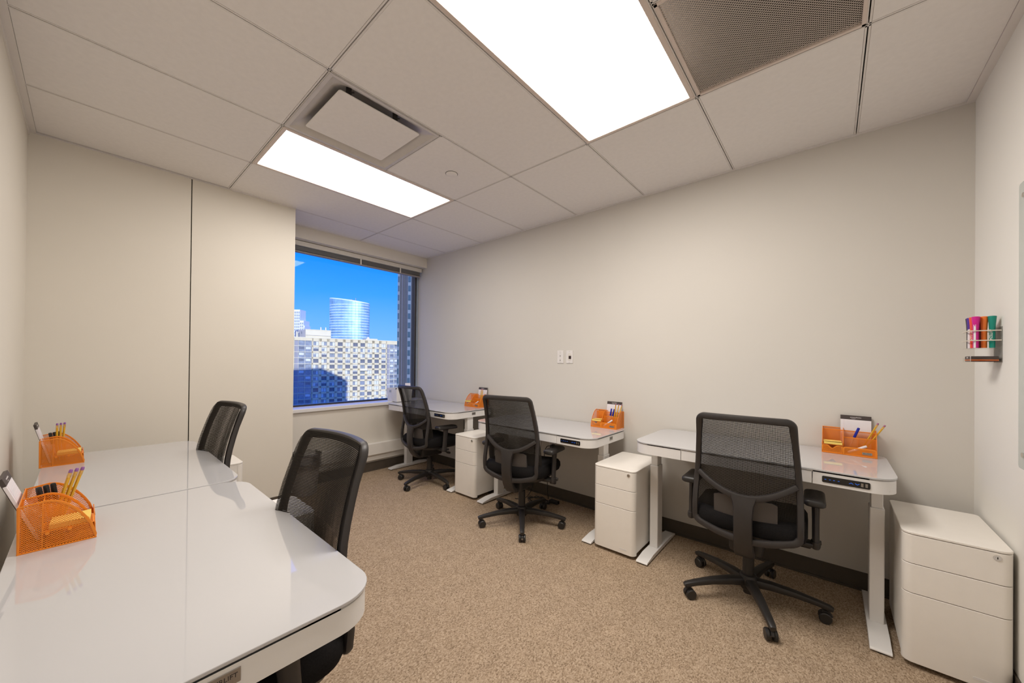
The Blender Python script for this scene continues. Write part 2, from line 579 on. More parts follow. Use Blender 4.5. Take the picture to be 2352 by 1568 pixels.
# ---- window
win = struct(thing('window_1', 'w', 'w')); del win['label']; del win['category']
b = MB(); b.box(XG-0.003, XG+0.003, YP, YB-0.03, 0.775, 2.452); b.build('pane', WINGLASS, win, False)
b = MB(); b.box(XG-0.05, XG+0.03, YB-0.052, YB-0.030, 0.765, 2.452, bev=0.004); b.build('mullion', FRAMEAL, win)
b = MB(); b.box(XG-0.05, XG+0.03, YB-0.030, YB-0.001, 0.765, 2.452); b.build('jamb', FRAMEGREY, win)
b = MB(); b.box(XG-0.05, XG+0.02, YP+0.001, YB-0.052, 0.755, 0.788, bev=0.003); b.build('bottom_rail', FRAMEAL, win)
b = MB(); b.box(XG-0.05, XG+0.02, YP+0.001, YB-0.052, 2.43, 2.452); b.build('top_rail', FRAMEAL, win)
b = MB(); b.box(XG+0.02, XW+0.028, YP+0.001, YB-0.001, 0.735, 0.772, bev=0.006, seg=2); b.build('window_sill', WHITE, win)
# blind gathered at the head
bl = thing('window_blind', 'white slat blind drawn up tight under the head of the window', 'blind', (XG+0.10, (YP+YB)/2, 2.40))
hw = (YB-YP)/2-0.025
b = MB(); b.box(-0.03, 0.03, -hw, hw, 0.0, 0.048, bev=0.003); b.box(0.03, 0.034, -hw, hw, 0.006, 0.014); b.box(0.03, 0.034, -hw, hw, 0.03, 0.04); b.build('headrail', BLINDW, bl)
for k in range(12):
    b = MB(); b.box(-0.024, 0.022, -hw+0.02, hw-0.02, -0.006-k*0.0036, -0.0048-k*0.0036); b.build('slat', BLINDB if k % 3 else FRAMEGREY, bl, False)
b = MB(); b.box(-0.026, 0.026, -hw+0.01, hw-0.01, -0.066, -0.052, bev=0.003); b.build('bottom_rail', BLINDB, bl)
for y in (-hw*0.93, 0.0, hw*0.62):
    b = MB(); b.box(0.024, 0.028, y-0.008, y+0.008, -0.062, 0.0); b.build('ladder_tape', BLINDW, bl, False)
# convector cover under the window
cv = thing('heater_cover', 'long white metal heater cover along the wall below the window', 'heater', (XW, (YP+YB)/2, 0.0))
b = MB(); b.box(0.0, 0.065, -(YB-YP)/2+0.001, (YB-YP)/2-0.02, 0.19, 0.318, bev=0.006, seg=2); b.build('front_panel', CREAMMETAL, cv)
b = MB(); b.box(0.001, 0.03, -(YB-YP)/2+0.001, (YB-YP)/2-0.02, 0.125, 0.19); b.build('lower_panel', CREAMMETAL, cv)

# ---- ceiling lights
def ceiling_light(x0, x1, y0, y1, label, lamp):
    t = thing('ceiling_light', label, 'light', ((x0+x1)/2, (y0+y1)/2, H), 0, 'recessed ceiling light panels')
    w, d = (x1-x0)/2-0.006, (y1-y0)/2-0.006
    f = 0.022
    b = MB()
    for q in ((-w, w, -d, -d+f), (-w, w, d-f, d), (-w, -w+f, -d+f, d-f), (w-f, w, -d+f, d-f)):
        b.box(*q, -0.006, 0.012, bev=0.002)
    b.build('frame', LIGHTFR, t)
    b = MB(); b.poly([(-w+f, -d+f, 0.004), (-w+f, d-f, 0.004), (w-f, d-f, 0.004), (w-f, -d+f, 0.004)])
    b.build('diffuser', lamp, t, False)
    return t
ceiling_light(LX(2), LX(1), Y1, Y3, 'narrow-looking bright ceiling light panel beside the square air diffuser, nearer the window', PANEL_A)
ceiling_light(LX(-1), LX(-2), Y1, Y3, 'big bright ceiling light panel beside the perforated grille at the top of the photo', PANEL_B)

# ---- supply air diffuser
df = thing('air_diffuser', 'square white ceiling air diffuser with a drop plate beside the light panel', 'air vent', ((LX(0)+LX(1))/2, (Y1+Y2)/2, H))
w, d = (LX(0)-LX(1))/2-0.006, (Y2-Y1)/2-0.006
def sq(s, z, dd=0.0): return [(x*(w-s), y*(d-s), z) for x, y in ((-1, -1), (1, -1), (1, 1), (-1, 1))]
b = MB()
prof = [(0.0, -0.004), (0.018, -0.004), (0.022, 0.0), (0.045, 0.010), (0.075, 0.034), (0.105, 0.062), (0.135, 0.080), (0.175, 0.090), (0.22, 0.094)]
def sqr(s, z):
    out = []
    hx, hy = w-s, d-s
    r = min(0.02+s*0.6, hx*0.5) if s > 0.03 else 0.002
    for x, y in rrect(-hx, hx, -hy, hy, r, 6): out.append((x, y, z))
    return out
b.loft([sqr(s, z) for s, z in prof], cap=False); b.poly(sqr(*prof[-1]))
b.build('cone', mat('diffuser_paint', (0.58, 0.54, 0.50), 0.35, spec=0.5), df)
b = MB(); b.prism(rrect(-0.216, 0.216, -0.232, 0.232, 0.012, 4), -0.002, 0.004, bev=0.0015); b.build('plate', CEIL, df)
for x, y in ((0.195, -0.17), (0.195, 0.09), (-0.195, -0.17), (-0.195, 0.09)):
    b = MB(); b.box(x-0.004, x+0.004, y-0.02, y+0.006, 0.004, 0.08); b.cyl((x, y-0.02, 0.02), (x, y+0.02, 0.04), 0.004); b.build('hanger', DARKPL, df)

# ---- perforated return grille
rg = thing('return_grille', 'perforated metal return air grille in the ceiling beside the big light', 'air vent', ((LX(-2)+LX(-3))/2, (Y2+Y3)/2, H))
w, d = (LX(-3)-LX(-2))/2-0.006, (Y3-Y2)/2-0.006
b = MB()
for q in ((-w, w, -d, -d+0.014), (-w, w, d-0.014, d), (-w, -w+0.014, -d, d), (w-0.014, w, -d, d)):
    b.box(*q, -0.005, 0.012, bev=0.0015)
b.build('frame', LIGHTFR, rg)
PERF = holes(mat('perforated_sheet', (0.50, 0.43, 0.375), 0.5), 'X', 'Y', (0.0082, 0.0082), 0.34, 0.34, rot=PI/4)
b = MB(); b.poly([(-w+0.01, -d+0.01, 0.003), (-w+0.01, d-0.01, 0.003), (w-0.01, d-0.01, 0.003), (w-0.01, -d+0.01, 0.003)]); b.build('perforated_sheet', PERF, rg, False)

# ---- sprinkler cover
sp = thing('sprinkler_cover', 'small round white sprinkler cover plate on the ceiling', 'sprinkler', (-2.02, 1.665, H-0.001))
b = MB(); b.lathe([(0.036, -0.006), (0.040, -0.004), (0.040, 0.0)], 28); b.build('cover_plate', CEIL, sp)
b = MB(); b.lathe([(0.043, -0.0012), (0.043, 0.0)], 28); b.build('ring', DARKPL, sp)

# =================================================================== DESKS
DW, DD = 1.168, 0.60
def make_desk(h, label):
    t = thing('standing_desk', label, 'desk', group='white glass-topped standing desks')
    x0, x1, y0, y1 = -DW/2, DW/2, -DD/2, DD/2
    rr = (0.095, 0.095, 0.095, 0.095)
    b = MB(); b.prism(rrect(x0, x1, y0, y1, rr, 8), h-0.008, h, bev=0.0016, seg=2); b.build('tabletop', GLASSTOP, t)
    ins = 0.004
    # apron: rim on three sides, cut open at the front for the drawer
    b = MB()
    out = rrect(x0+ins, x1-ins, y0+ins, y1-ins, 0.091, 8)
    b.prism(out, h-0.014, h-0.008)
    za, zb = h-0.070, h-0.0081
    xd = 0.293
    # left front piece, right front piece + sides + back as one loop strip
    ring = [p for p in out]
    # start loop at drawer right edge going counter-clockwise round to drawer left edge
    ring = [(xd+0.003, y0+ins)] + ring + [(-xd-0.003, y0+ins)]
    inner = []
    n = len(ring)
    for i in range(n):
        a, c = Vector(ring[max(0, i-1)]), Vector(ring[min(n-1, i+1)])
        tn = (c-a).normalized()
        nm = Vector((-tn.y, tn.x))
        inner.append(Vector(ring[i])+nm*0.018)
    rings = []
    for (ox, oy), q in zip(ring, inner):
        rings.append([(ox, oy, za), (ox, oy, zb), (q.x, q.y, zb), (q.x, q.y, za)])
    b.loft(rings)
    b.box(x0+0.03, x1-0.03, y0+0.03, y1-0.03, za+0.012, za+0.016)
    b.build('apron', WHITE, t)
    b = MB(); b.box(-xd, xd, y0+ins, y0+ins+0.018, za, zb-0.003, bev=0.001); b.box(-xd+0.02, xd-0.02, y0+0.02, y1-0.1, za+0.004, za+0.010)
    b.build('drawer', WHITE, t)
    # control panel
    cp = MB(); cp.prism(rrect(0.330, 0.492, h-0.0555, h-0.0265, 0.005, 3), 0, 0.003, mtx=frame_mtx((0, y0+ins, 0), (1, 0, 0), (0, 0, 1)))
    cpo = cp.build('control_panel', BLACKGL, t)
    zc = h-0.041
    yf = y0+ins-0.0033
    b = MB()
    for x in (0.342, 0.358, 0.372, 0.388):
        b.box(x-0.003, x+0.003, yf-0.0004, yf, zc-0.0012, zc+0.0012)
    for x, s in ((0.430, 1), (0.450, -1)):
        for q in (-1, 1):
            b.box(-0.005, 0.005, -0.0004, 0, -0.001, 0.001, mtx=Matrix.Translation((x+q*0.003, yf, zc)) @ Matrix.Rotation(s*q*0.6, 4, 'Y'))
    b.build('icons', BLUELED, cpo, False)['kind'] = 'stuff'
    for x in (0.466, 0.480):
        b = MB(); b.box(x-0.004, x+0.004, yf-0.001, yf+0.001, zc-0.008, zc+0.008); b.box(x-0.0012, x+0.0018, yf-0.0016, yf, zc-0.006, zc+0.006); b.build('usb_port', STEEL, cpo, False)
    # maker's plates on both ends
    for s in (1, -1):
        b = MB(); b.box(-0.024, 0.024, -0.013, 0.013, 0, 0.002, bev=0.0006, mtx=frame_mtx((s*(DW/2-ins), 0.0, h-0.036), (0, s, 0), (0, 0, 1)))
        pl = b.build('name_plate', STEEL, t, label='small silver plate with dark lettering')
        text_mesh('AIRLIFT', 0.0115, DARKLET, 'lettering', pl, frame_mtx((s*(DW/2-ins+0.0021), 0, h-0.034), (0, s, 0), (0, 0, 1)))
    for s in (-1, 1):
        cx = s*0.530
        b = MB(); b.box(cx-0.026, cx+0.026, -0.062, 0.026, 0.030, 0.575, bev=0.003)
        b.box(cx-0.021, cx+0.021, -0.056, 0.020, 0.575, h-0.068, bev=0.002)
        b.build('leg', WHITEMETAL, t)
        b = MB()
        prof = [(-0.268, 0.012), (-0.262, 0.018), (-0.16, 0.032), (0.16, 0.032), (0.275, 0.018), (0.280, 0.012), (0.280, 0.008), (-0.268, 0.008)]
        b.prism([(y, z) for y, z in prof], -0.036, 0.036, bev=0.001, mtx=frame_mtx((cx, 0, 0), (0, 1, 0), (0, 0, 1)))
        b.build('foot', WHITEMETAL, t)
        for y in (-0.24, 0.25):
            b = MB(); b.lathe([(0.022, 0.0), (0.022, 0.009)], 12, Matrix.Translation((cx, y, 0))); b.build('glide', BLACKPL, t)
    b = MB(); b.box(-0.51, 0.51, -0.05, 0.01, h-0.10, h-0.072); b.build('crossbar', WHITEMETAL, t, False)
    return t
DESKS = {
    'R1': (-3.290, 2.552, 0.768, 0, 'white standing desk in the far corner under the window, carrying the white box'),
    'R2': (-1.808, 2.552, 0.734, 0, 'white standing desk in the middle of the long wall, cables hanging beneath it'),
    'R3': (-0.357, 2.548, 0.771, 0, 'white standing desk at the right end of the long wall, beside the corner cabinet'),
    'L1': (-1.388, 0.165, 0.728, PI, 'white standing desk filling the front left of the photo, nearest the camera'),
    'L2': (-2.566, 0.162, 0.728, PI, 'white standing desk at the far left, against the cream wall with the joint'),
}
for k, (x, y, h, rz, lab) in DESKS.items():
    o = make_desk(h, lab)
    o.location = (x, y, 0)
    o.rotation_euler = (0, 0, rz)

# =================================================================== CABINETS
CH, CW, CD = 0.565, 0.292, 0.468
def make_cabinet():
    t = thing('filing_cabinet', 'c', 'cabinet')
    x0, x1, y0, y1 = -CW/2, CW/2, 0.0, CD
    b = MB(); b.prism(rrect(x0+0.001, x1-0.001, y0+0.024, y1, (0.001, 0.02, 0.02, 0.001), 5), 0.038, CH-0.010)
    b.build('body', CREAMMETAL, t)
    b = MB(); b.prism(rrect(x0-0.001, x1+0.001, y0-0.001, y1+0.001, (0.034, 0.02, 0.02, 0.034), 8), CH-0.010, CH, bev=0.002)
    b.build('top', CREAMMETAL, t)
    fr = rrect(x0, x1, y0, y0+0.064, (0.032, 0.001, 0.001, 0.032), 8)
    fr = [(x, min(y, y0+0.020) if abs(x) < CW/2 else min(y, y0+0.022)) for x, y in fr]
    def front(z0, z1):
        outl = rrect(x0, x1, y0, y0+0.045, (0.032, 0.0005, 0.0005, 0.032), 8)
        outl = [(x, min(y, 0.034)) for x, y in outl]
        b = MB(); b.prism(outl, z0, z1, bev=0.0015)
        return b.build('drawer', CREAMMETAL, t)
    d1 = front(0.434, CH-0.0125)
    front(0.311, 0.4315)
    d3 = front(0.022, 0.3085)
    m = Matrix.Translation((CW/2-0.043, 0, 0.535)) @ Matrix.Rotation(PI/2, 4, 'X')
    b = MB(); b.lathe([(0.0105, 0.0), (0.0105, 0.002), (0.0095, 0.0035), (0.006, 0.0035), (0.006, 0.0045)], 20, m); b.build('lock', CHROME, d1)
    b = MB(); b.box(CW/2-0.0442, CW/2-0.0418, -0.0052, -0.0044, 0.531, 0.539); b.build('keyhole', DARKGAP, d1, False)
    b = MB(); b.prism(rrect(0.045, 0.095, 0.046, 0.056, 0.004, 3), 0, 0.0008, mtx=frame_mtx((0, 0.0, 0), (1, 0, 0), (0, 0, 1))); b.build('badge', WHITE, d3)
    for x, y in ((-0.11, 0.06), (0.11, 0.06), (-0.11, 0.235), (0.11, 0.235)):
        b = MB(); b.cyl((x-0.012, y, 0.019), (x+0.012, y, 0.019), 0.019); b.box(x-0.008, x+0.008, y-0.008, y+0.008, 0.019, 0.04); b.build('caster', BLACKPL, t)
    return t
cab = make_cabinet()
grp = 'narrow white three-drawer cabinets'
cabs = [(-2.565, 2.30, 0, 'white three-drawer cabinet between the far corner desk and the middle desk'),
        (-1.080, 2.285, 0, 'white three-drawer cabinet between the middle desk and the right-hand desk'),
        (0.380, 2.270, 0, 'white three-drawer cabinet in the right corner below the marker holder'),
        (-3.135, 0.700, PI, 'white cabinet mostly hidden behind the far left chair, beside the cream wall'),
        (-1.935, 0.700, PI, 'white cabinet mostly hidden behind the large left mesh chair')]
for i, (x, y, rz, lab) in enumerate(cabs):
    c = cab if i == 0 else dup(cab)
    tag(c, lab, 'cabinet', grp)
    c.location = (x, y, 0)
    c.rotation_euler = (0, 0, rz)

# =================================================================== CHAIRS
def interp(tab, z):
    tab = sorted(tab)
    if z <= tab[0][0]: return tab[0][1]
    for (a, va), (c, vc) in zip(tab, tab[1:]):
        if z <= c:
            f = (z-a)/(c-a)
            return va+(vc-va)*f
    return tab[-1][1]
FRT = [(0.29, -0.150), (0.33, -0.185), (0.37, -0.212), (0.42, -0.226), (0.50, -0.234), (0.56, -0.226), (0.62, -0.212), (0.68, -0.206), (0.75, -0.212), (0.82, -0.226), (0.90, -0.248), (0.96, -0.268), (1.01, -0.286)]
MST = [(0.42, -0.165), (0.52, -0.180), (0.60, -0.192), (0.68, -0.202), (0.75, -0.209), (0.82, -0.223), (0.90, -0.245), (0.96, -0.265), (1.01, -0.283)]
def fy(x, z): return interp(FRT, z) + 0.036*(x/0.21)**2
def my(x, z): return interp(MST, z) + 0.036*(x/0.21)**2
def make_chair():
    t = thing('office_chair', 'c', 'chair')
    # outer frame
    half = []
    for i in range(7): half.append((0.175*i/6*0.98, 0.994+0.002*(1-(i/6)**2)))
    for i in range(1, 6):
        a = PI/2 - PI/2*i/6
        half.append((0.168+0.028*math.cos(a), 0.966+0.028*math.sin(a)))
    for z, x in ((0.955, 0.1965), (0.90, 0.2015), (0.85, 0.2055), (0.79, 0.210), (0.74, 0.2135), (0.69, 0.217), (0.64, 0.220), (0.58, 0.2225), (0.53, 0.2235), (0.49, 0.223)):
        half.append((x, z))
    for i in range(0, 7):
        a = -PI/2*i/6*0.86
        half.append((0.183+0.040*math.cos(a), 0.462+0.040*math.sin(a)))
    for i in range(1, 7):
        x = 0.180*(1-i/6)
        half.append((x, 0.390+0.030*(x/0.185)**2))
    loop = half + [(-x, z) for x, z in reversed(half[1:-1])]
    pts = [(x, fy(x, z), z) for x, z in loop]
    wid = [0.032 if z > 0.9 else (0.027 if z > 0.45 else 0.033) for x, z in loop]
    b = MB(); b.sweep(pts, (0, 1, 0), wid, 0.026, closed=True, k=0.34); b.build('back_frame', DARKPL, t)
    # arc brace
    ar = []
    for i in range(-8, 9):
        x = i/8*0.208
        ar.append((x, fy(x, 0.6+0.085*(abs(i)/8)**1.9)-0.004, 0.598+0.088*(abs(i)/8)**1.9))
    b = MB(); b.sweep(ar, (0, 1, 0), [0.034-0.006*(abs(i)/8) for i in range(-8, 9)], 0.024, k=0.34); b.build('back_brace', DARKPL, t)
    # spine
    spn = [(0, fy(0, z)-0.004, z) for z in (0.605, 0.57, 0.53, 0.48, 0.43, 0.39, 0.36, 0.335, 0.315, 0.30)] + [(0, -0.130, 0.293), (0, -0.09, 0.295)]
    b = MB(); b.sweep(spn, [(0, 1, 0.0)]*8 + [(0, 0.8, 0.6), (0, 0.4, 1), (0, 0.1, 1), (0, 0, 1)], [0.112, 0.090, 0.082, 0.080, 0.080, 0.081, 0.083, 0.086, 0.088, 0.088, 0.085, 0.08], 0.030, k=0.3); b.build('spine', DARKPL, t)
    # mesh
    def ms(dy):
        def f(u, v):
            z = 0.455+0.548*v
            hwid = interp([(0.45, 0.222), (0.53, 0.232), (0.60, 0.231), (0.79, 0.219), (0.955, 0.205), (0.985, 0.198), (1.003, 0.182)], z)
            x = (2*u-1)*hwid
            return (x, my(x, z)+0.0155+dy, z)
        return f
    b = MB(); b.sheet(ms(0.0), 16, 22); b.sheet(ms(-0.0022), 16, 22); b.build('mesh_back', MESHFAB, t)
    # lumbar pad
    def lp(dy):
        def f(u, v):
            x, z = (2*u-1)*0.136, 0.480+0.108*v
            z += 0.004*(1-abs(2*u-1))*-1
            return (x, my(x, z)-0.014+dy, z)
        return f
    b = MB()
    rings = []
    for i in range(13):
        u = i/12
        x = (2*u-1)*0.136
        e = 0.010 if i in (0, 12) else 0.0
        zb, zt = 0.480+e, 0.590-e
        rings.append([(x, my(x, zb)-0.016, zb), (x, my(x, zt)-0.012, zt), (x, my(x, zt)-0.005, zt), (x, my(x, zb)-0.006, zb)])
    b.loft(rings); b.build('lumbar_pad', mat('lumbar_plastic', (0.075, 0.066, 0.062), 0.4), t) if 'lumbar_plastic' not in MATS else b.build('lumbar_pad', MATS['lumbar_plastic'], t)
    # seat cushion
    def so(ins, z, droop):
        out = []
        for x, y in rrect(-0.250+ins, 0.250-ins, -0.205+ins, 0.270-ins, (0.09, 0.12, 0.12, 0.09), 7):
            zz = z - droop*max(0, (y-0.12)/0.15)**2 + 0.012*(x/0.25)**2*(1 if z > 0.45 else 0)
            out.append((x, y, zz))
        return out
    b = MB(); b.loft([so(0.03, 0.405, 0.01), so(0.008, 0.415, 0.012), so(0.0, 0.440, 0.02), so(0.002, 0.462, 0.026), so(0.014, 0.483, 0.03), so(0.04, 0.494, 0.032), so(0.10, 0.496, 0.024)]); b.build('seat', BLACKFAB, t)
    b = MB(); b.loft([so(0.07, 0.372, 0.0), so(0.03, 0.385, 0.0), so(0.02, 0.408, 0.01)]); b.build('seat_pan', BLACKPL, t)
    b = MB(); b.box(-0.075, 0.075, -0.14, 0.11, 0.285, 0.376, bev=0.018, seg=2); b.build('tilt_mechanism', BLACKPL, t)
    b = MB(); b.tube([(0.05, 0.05, 0.335), (0.16, 0.06, 0.335), (0.235, 0.06, 0.338)], 0.006); b.box(0.215, 0.262, 0.048, 0.072, 0.325, 0.345, bev=0.006, seg=2); b.build('lever', BLACKPL, t)
    # arms
    for s in (-1, 1):
        b = MB(); b.sweep([(s*0.14, -0.02, 0.386), (s*0.23, -0.02, 0.382), (s*0.275, -0.02, 0.380), (s*0.292, -0.02, 0.382)], (0, 0, 1), [0.07, 0.065, 0.058, 0.05], 0.022); b.build('arm_bracket', BLACKPL, t)
        b = MB()
        rings = []
        for z, hx, hy, yy in ((0.368, 0.017, 0.030, -0.022), (0.378, 0.020, 0.034, -0.022), (0.400, 0.019, 0.032, -0.021), (0.402, 0.0145, 0.026, -0.021), (0.50, 0.0145, 0.025, -0.014), (0.575, 0.0165, 0.028, -0.006), (0.592, 0.021, 0.040, 0.0)):
            rings.append([(s*0.279+hx*math.cos(2*PI*i/14), yy+hy*math.sin(2*PI*i/14), z) for i in range(14)])
        b.loft(rings)
        b.cyl((s*0.276, 0.008, 0.384), (s*0.30, 0.012, 0.384), 0.011)
        arm = b.build('arm_post', DARKPL, t)
        b = MB()
        def po(ins, z):
            o = []
            for x, y in rrect(-0.042+ins, 0.042-ins, -0.115+ins, 0.130-ins, (0.022-ins*0.6, 0.034, 0.034, 0.022-ins*0.6), 6):
                o.append((s*0.274+x, y+0.0, z-0.010*max(0, (y-0.03)/0.1)**2))
            return o
        b.loft([po(0.008, 0.588), po(0.001, 0.594), po(0.0, 0.606), po(0.003, 0.615), po(0.010, 0.620), po(0.022, 0.6215)])
        b.build('arm_pad', BLACKPL, t)
    # gas lift and star base
    b = MB(); b.lathe([(0.036, 0.055), (0.043, 0.065), (0.045, 0.110), (0.038, 0.128), (0.0275, 0.132), (0.0265, 0.250), (0.016, 0.252), (0.016, 0.300)], 22); b.lathe([(0.024, 0.030), (0.024, 0.056)], 16); b.build('gas_lift', BLACKPL, t)
    leg_me = None
    for k in range(5):
        if leg_me is None:
            b = MB()
            lp_ = [(0.030, 0, 0.094), (0.10, 0, 0.098), (0.20, 0, 0.094), (0.29, 0, 0.083), (0.335, 0, 0.074), (0.348, 0, 0.070)]
            b.sweep(lp_, (0, 0, 1), [0.050, 0.046, 0.040, 0.034, 0.031, 0.024], [0.046, 0.040, 0.032, 0.026, 0.026, 0.020], k=0.3)
            leg = b.build('leg', BLACKPL, t)
            cb = MB()
            cb.cyl((0.332, 0, 0.044), (0.332, 0, 0.075), 0.007)
            cb.loft([[(0.322+0.026*math.cos(a)*f, y, 0.031+0.026*math.sin(a)*f) for a in [PI*0.05+PI*0.85*i/9 for i in range(10)]] for y, f in ((-0.007, 0.8), (-0.006, 1), (0.006, 1), (0.007, 0.8))])
            cas = cb.build('caster', BLACKPL, leg)
            for s in (-1, 1):
                wb = MB()
                mtx = Matrix.Translation((0.318, s*0.0155, 0.0262)) @ Matrix.Rotation(PI/2, 4, 'X')
                wb.lathe([(0.014, -0.0085), (0.0225, -0.0085), (0.0262, -0.005), (0.0262, 0.005), (0.0225, 0.0085), (0.014, 0.0085)], 20, mtx)
                wb.build('wheel', BLACKPL, leg)
            leg_me = leg
        else:
            dup(leg_me, parent=t)
    return t
chair = make_chair()
chairs = [((-0.330, 2.350), 2.0, 6, 'black mesh office chair at the right-hand desk, seen from behind, nearest on the right'),
          ((-1.830, 2.250), 10.0, 22, 'black mesh office chair at the middle desk of the long wall'),
          ((-3.150, 2.345), -2.0, -6, 'black mesh office chair at the far corner desk in front of the window'),
          ((-1.255, 0.300), 182.4, 20, 'black mesh office chair at the large front left desk, window light through its back'),
          ((-2.555, 0.290), 185.0, 50, 'black mesh office chair at the far left desk before the cream wall')]
for i, ((x, y), rz, star, lab) in enumerate(chairs):
    c = chair if i == 0 else dup(chair)
    tag(c, lab, 'chair', 'black mesh-backed swivel office chairs')
    c.location = (x, y, 0)
    c.rotation_euler = (0, 0, math.radians(rz))
    k = 0
    for ch in kids(c):
        if ch.name.split('.')[0] == 'leg':
            ch.rotation_euler = (0, 0, math.radians(star-rz+72*k))
            k += 1

# =================================================================== DESK ORGANISERS AND WHAT STANDS IN THEM
OW, OD, OH = 0.220, 0.138, 0.130
def side_outline():
    pts = [(OD/2, 0.0), (OD/2, OH-0.004), (OD/2-0.045, OH+0.002)]
    a, c = OD/2-0.045, OH+0.002
    for i in range(1, 11):
        u = i/10
        f = (math.sqrt(max(0.0, 1-u*u))+math.cos(u*PI/2))/2
        pts.append((a-(OD-0.045)*u, 0.010+(c-0.010)*f))
    pts.append((-OD/2, 0.0))
    return pts
def mesh_panel(pts, name, material, parent, rim_n, w=0.0065, rim_t=0.0022):
    """thin wire-mesh sheet with a flat steel rim round it"""
    b = MB(); b.sweep(pts, rim_n, w, rim_t, closed=True, k=0.2)
    p = b.build(name, ORANGE, parent)
    b = MB(); b.poly(pts)
    b.build('wire_mesh', material, p, False)
    return p
def make_organizer():
    t = thing('desk_organizer', 'o', 'organizer')
    so_ = side_outline()
    xs = -OW/2+0.088
    for x in (-OW/2, OW/2):
        mesh_panel([(x, y, z) for y, z in so_], 'side_panel', ORMESH_X, t, (1, 0, 0))
    mesh_panel([(xs, y*0.985, z*0.985+0.001) for y, z in so_], 'divider', ORMESH_X, t, (1, 0, 0))
    def rect(x0, x1, y, z0, z1): return [(x0, y, z0), (x1, y, z0), (x1, y, z1), (x0, y, z1)]
    mesh_panel(rect(-OW/2, OW/2, OD/2, 0.001, OH-0.004), 'back_panel', ORMESH_Y, t, (0, 1, 0))
    ys, yp = OD/2-0.040, -0.006
    mesh_panel(rect(-OW/2+0.002, OW/2-0.002, ys, 0.001, 0.118), 'slot_panel', ORMESH_Y, t, (0, 1, 0))
    mesh_panel(rect(xs+0.002, OW/2-0.002, yp, 0.001, 0.086), 'pen_panel', ORMESH_Y, t, (0, 1, 0))
    fr = [(x, -OD/2, z) for x, z in rrect(xs+0.002, OW/2-0.002, 0.001, 0.040, (0.001, 0.010, 0.010, 0.001), 4)]
    tray = mesh_panel(fr, 'tray_front', ORMESH_Y, t, (0, 1, 0), 0.0075)
    xm = xs+0.062
    mesh_panel([(xm, yp, 0.002), (xm, ys, 0.002), (xm, ys, 0.088), (xm, yp, 0.080)], 'pen_divider', ORMESH_X, t, (1, 0, 0))
    mesh_panel([(-OW/2+0.002, -OD/2+0.004, 0.047), (xs-0.002, -OD/2+0.004, 0.047), (xs-0.002, ys, 0.047), (-OW/2+0.002, ys, 0.047)], 'shelf', ORMESH_Z, t, (0, 0, 1), 0.005)
    mesh_panel([(-OW/2, -OD/2, 0.001), (OW/2, -OD/2, 0.001), (OW/2, OD/2, 0.001), (-OW/2, OD/2, 0.001)], 'base', ORMESH_Z, t, (0, 0, 1), 0.006)
    # drawer front with a scooped finger notch
    x0, x1 = -OW/2+0.003, xs-0.004
    cx = (x0+x1)/2
    pr = [(x0, 0.004), (x1, 0.004), (x1, 0.041)]
    for i in range(9):
        f = i/8
        pr.append((cx+0.022-0.044*f, 0.041-0.016*0.5*(1-math.cos(2*PI*f))))
    pr.append((x0, 0.041))
    dr = mesh_panel([(x, -OD/2+0.001, z) for x, z in pr], 'drawer', ORMESH_Y, t, (0, 1, 0), 0.006)
    b = MB(); b.box(x0, x1, -OD/2+0.003, ys-0.004, 0.004, 0.006); b.build('drawer_tray', ORANGE, dr, False)
    # maker's label
    lx = OW/2-0.037
    b = MB(); b.prism(rrect(lx-0.019, lx+0.019, 0.013, 0.025, 0.002, 3), 0, 0.001, mtx=frame_mtx((0, -OD/2-0.0018, 0), (1, 0, 0), (0, 0, 1)))
    lb = b.build('label_plate', STEEL, tray, label='small silver label plate with dark lettering')
    text_mesh('EasyPAG', 0.0082, DARKLET, 'lettering', t, frame_mtx((lx, -OD/2-0.0032, 0.019), (1, 0, 0), (0, 0, 1)), 0.0001)
    for z, y in ((0.045, -0.02), (0.045, 0.02)):
        for x in (-OW/2-0.001,):
            b = MB(); b.cyl((x-0.002, y, z-0.003), (x+0.002, y, z-0.003), 0.0042, seg=10); b.build('shelf_tab', ORANGE, t)
    return t
def at(o, base, top):
    """stand an object built along +Z on base, pointing at top"""
    base, top = Vector(base), Vector(top)
    m = (top-base).to_track_quat('Z', 'Y').to_matrix().to_4x4()
    m.translation = base
    o.matrix_world = m
    return o
def make_pencil(eraser):
    t = thing('pencil', 'p', 'pencil')
    b = MB(); b.lathe([(0.0004, 0.0), (0.0045, 0.018), (0.0045, 0.168)], 6); b.build('body', PENCIL, t)
    b = MB(); b.lathe([(0.0046, 0.166), (0.0046, 0.171), (0.0042, 0.172), (0.0046, 0.174), (0.0042, 0.176), (0.0046, 0.178), (0.0044, 0.180)], 12); b.build('ferrule', FERRULE, t)
    b = MB(); b.lathe([(0.0042, 0.179), (0.0043, 0.187), (0.0030, 0.190)], 12); b.build('eraser', eraser, t)
    b = MB(); b.box(0.0036, 0.0042, -0.0010, 0.0010, 0.115, 0.150); b.build('imprint', DARKLET, t, False)
    return t
def make_pen(capm, barrelm):
    t = thing('ballpoint_pen', 'p', 'pen')
    b = MB(); b.lathe([(0.0006, 0.0), (0.0022, 0.012), (0.0041, 0.016), (0.0041, 0.110), (0.0036, 0.112)], 12); b.build('barrel', barrelm, t)
    b = MB(); b.lathe([(0.0062, 0.090), (0.0062, 0.142), (0.0054, 0.147), (0.003, 0.148)], 12); b.box(0.0055, 0.0078, -0.0012, 0.0012, 0.098, 0.142); b.build('cap', capm, t)
    return t
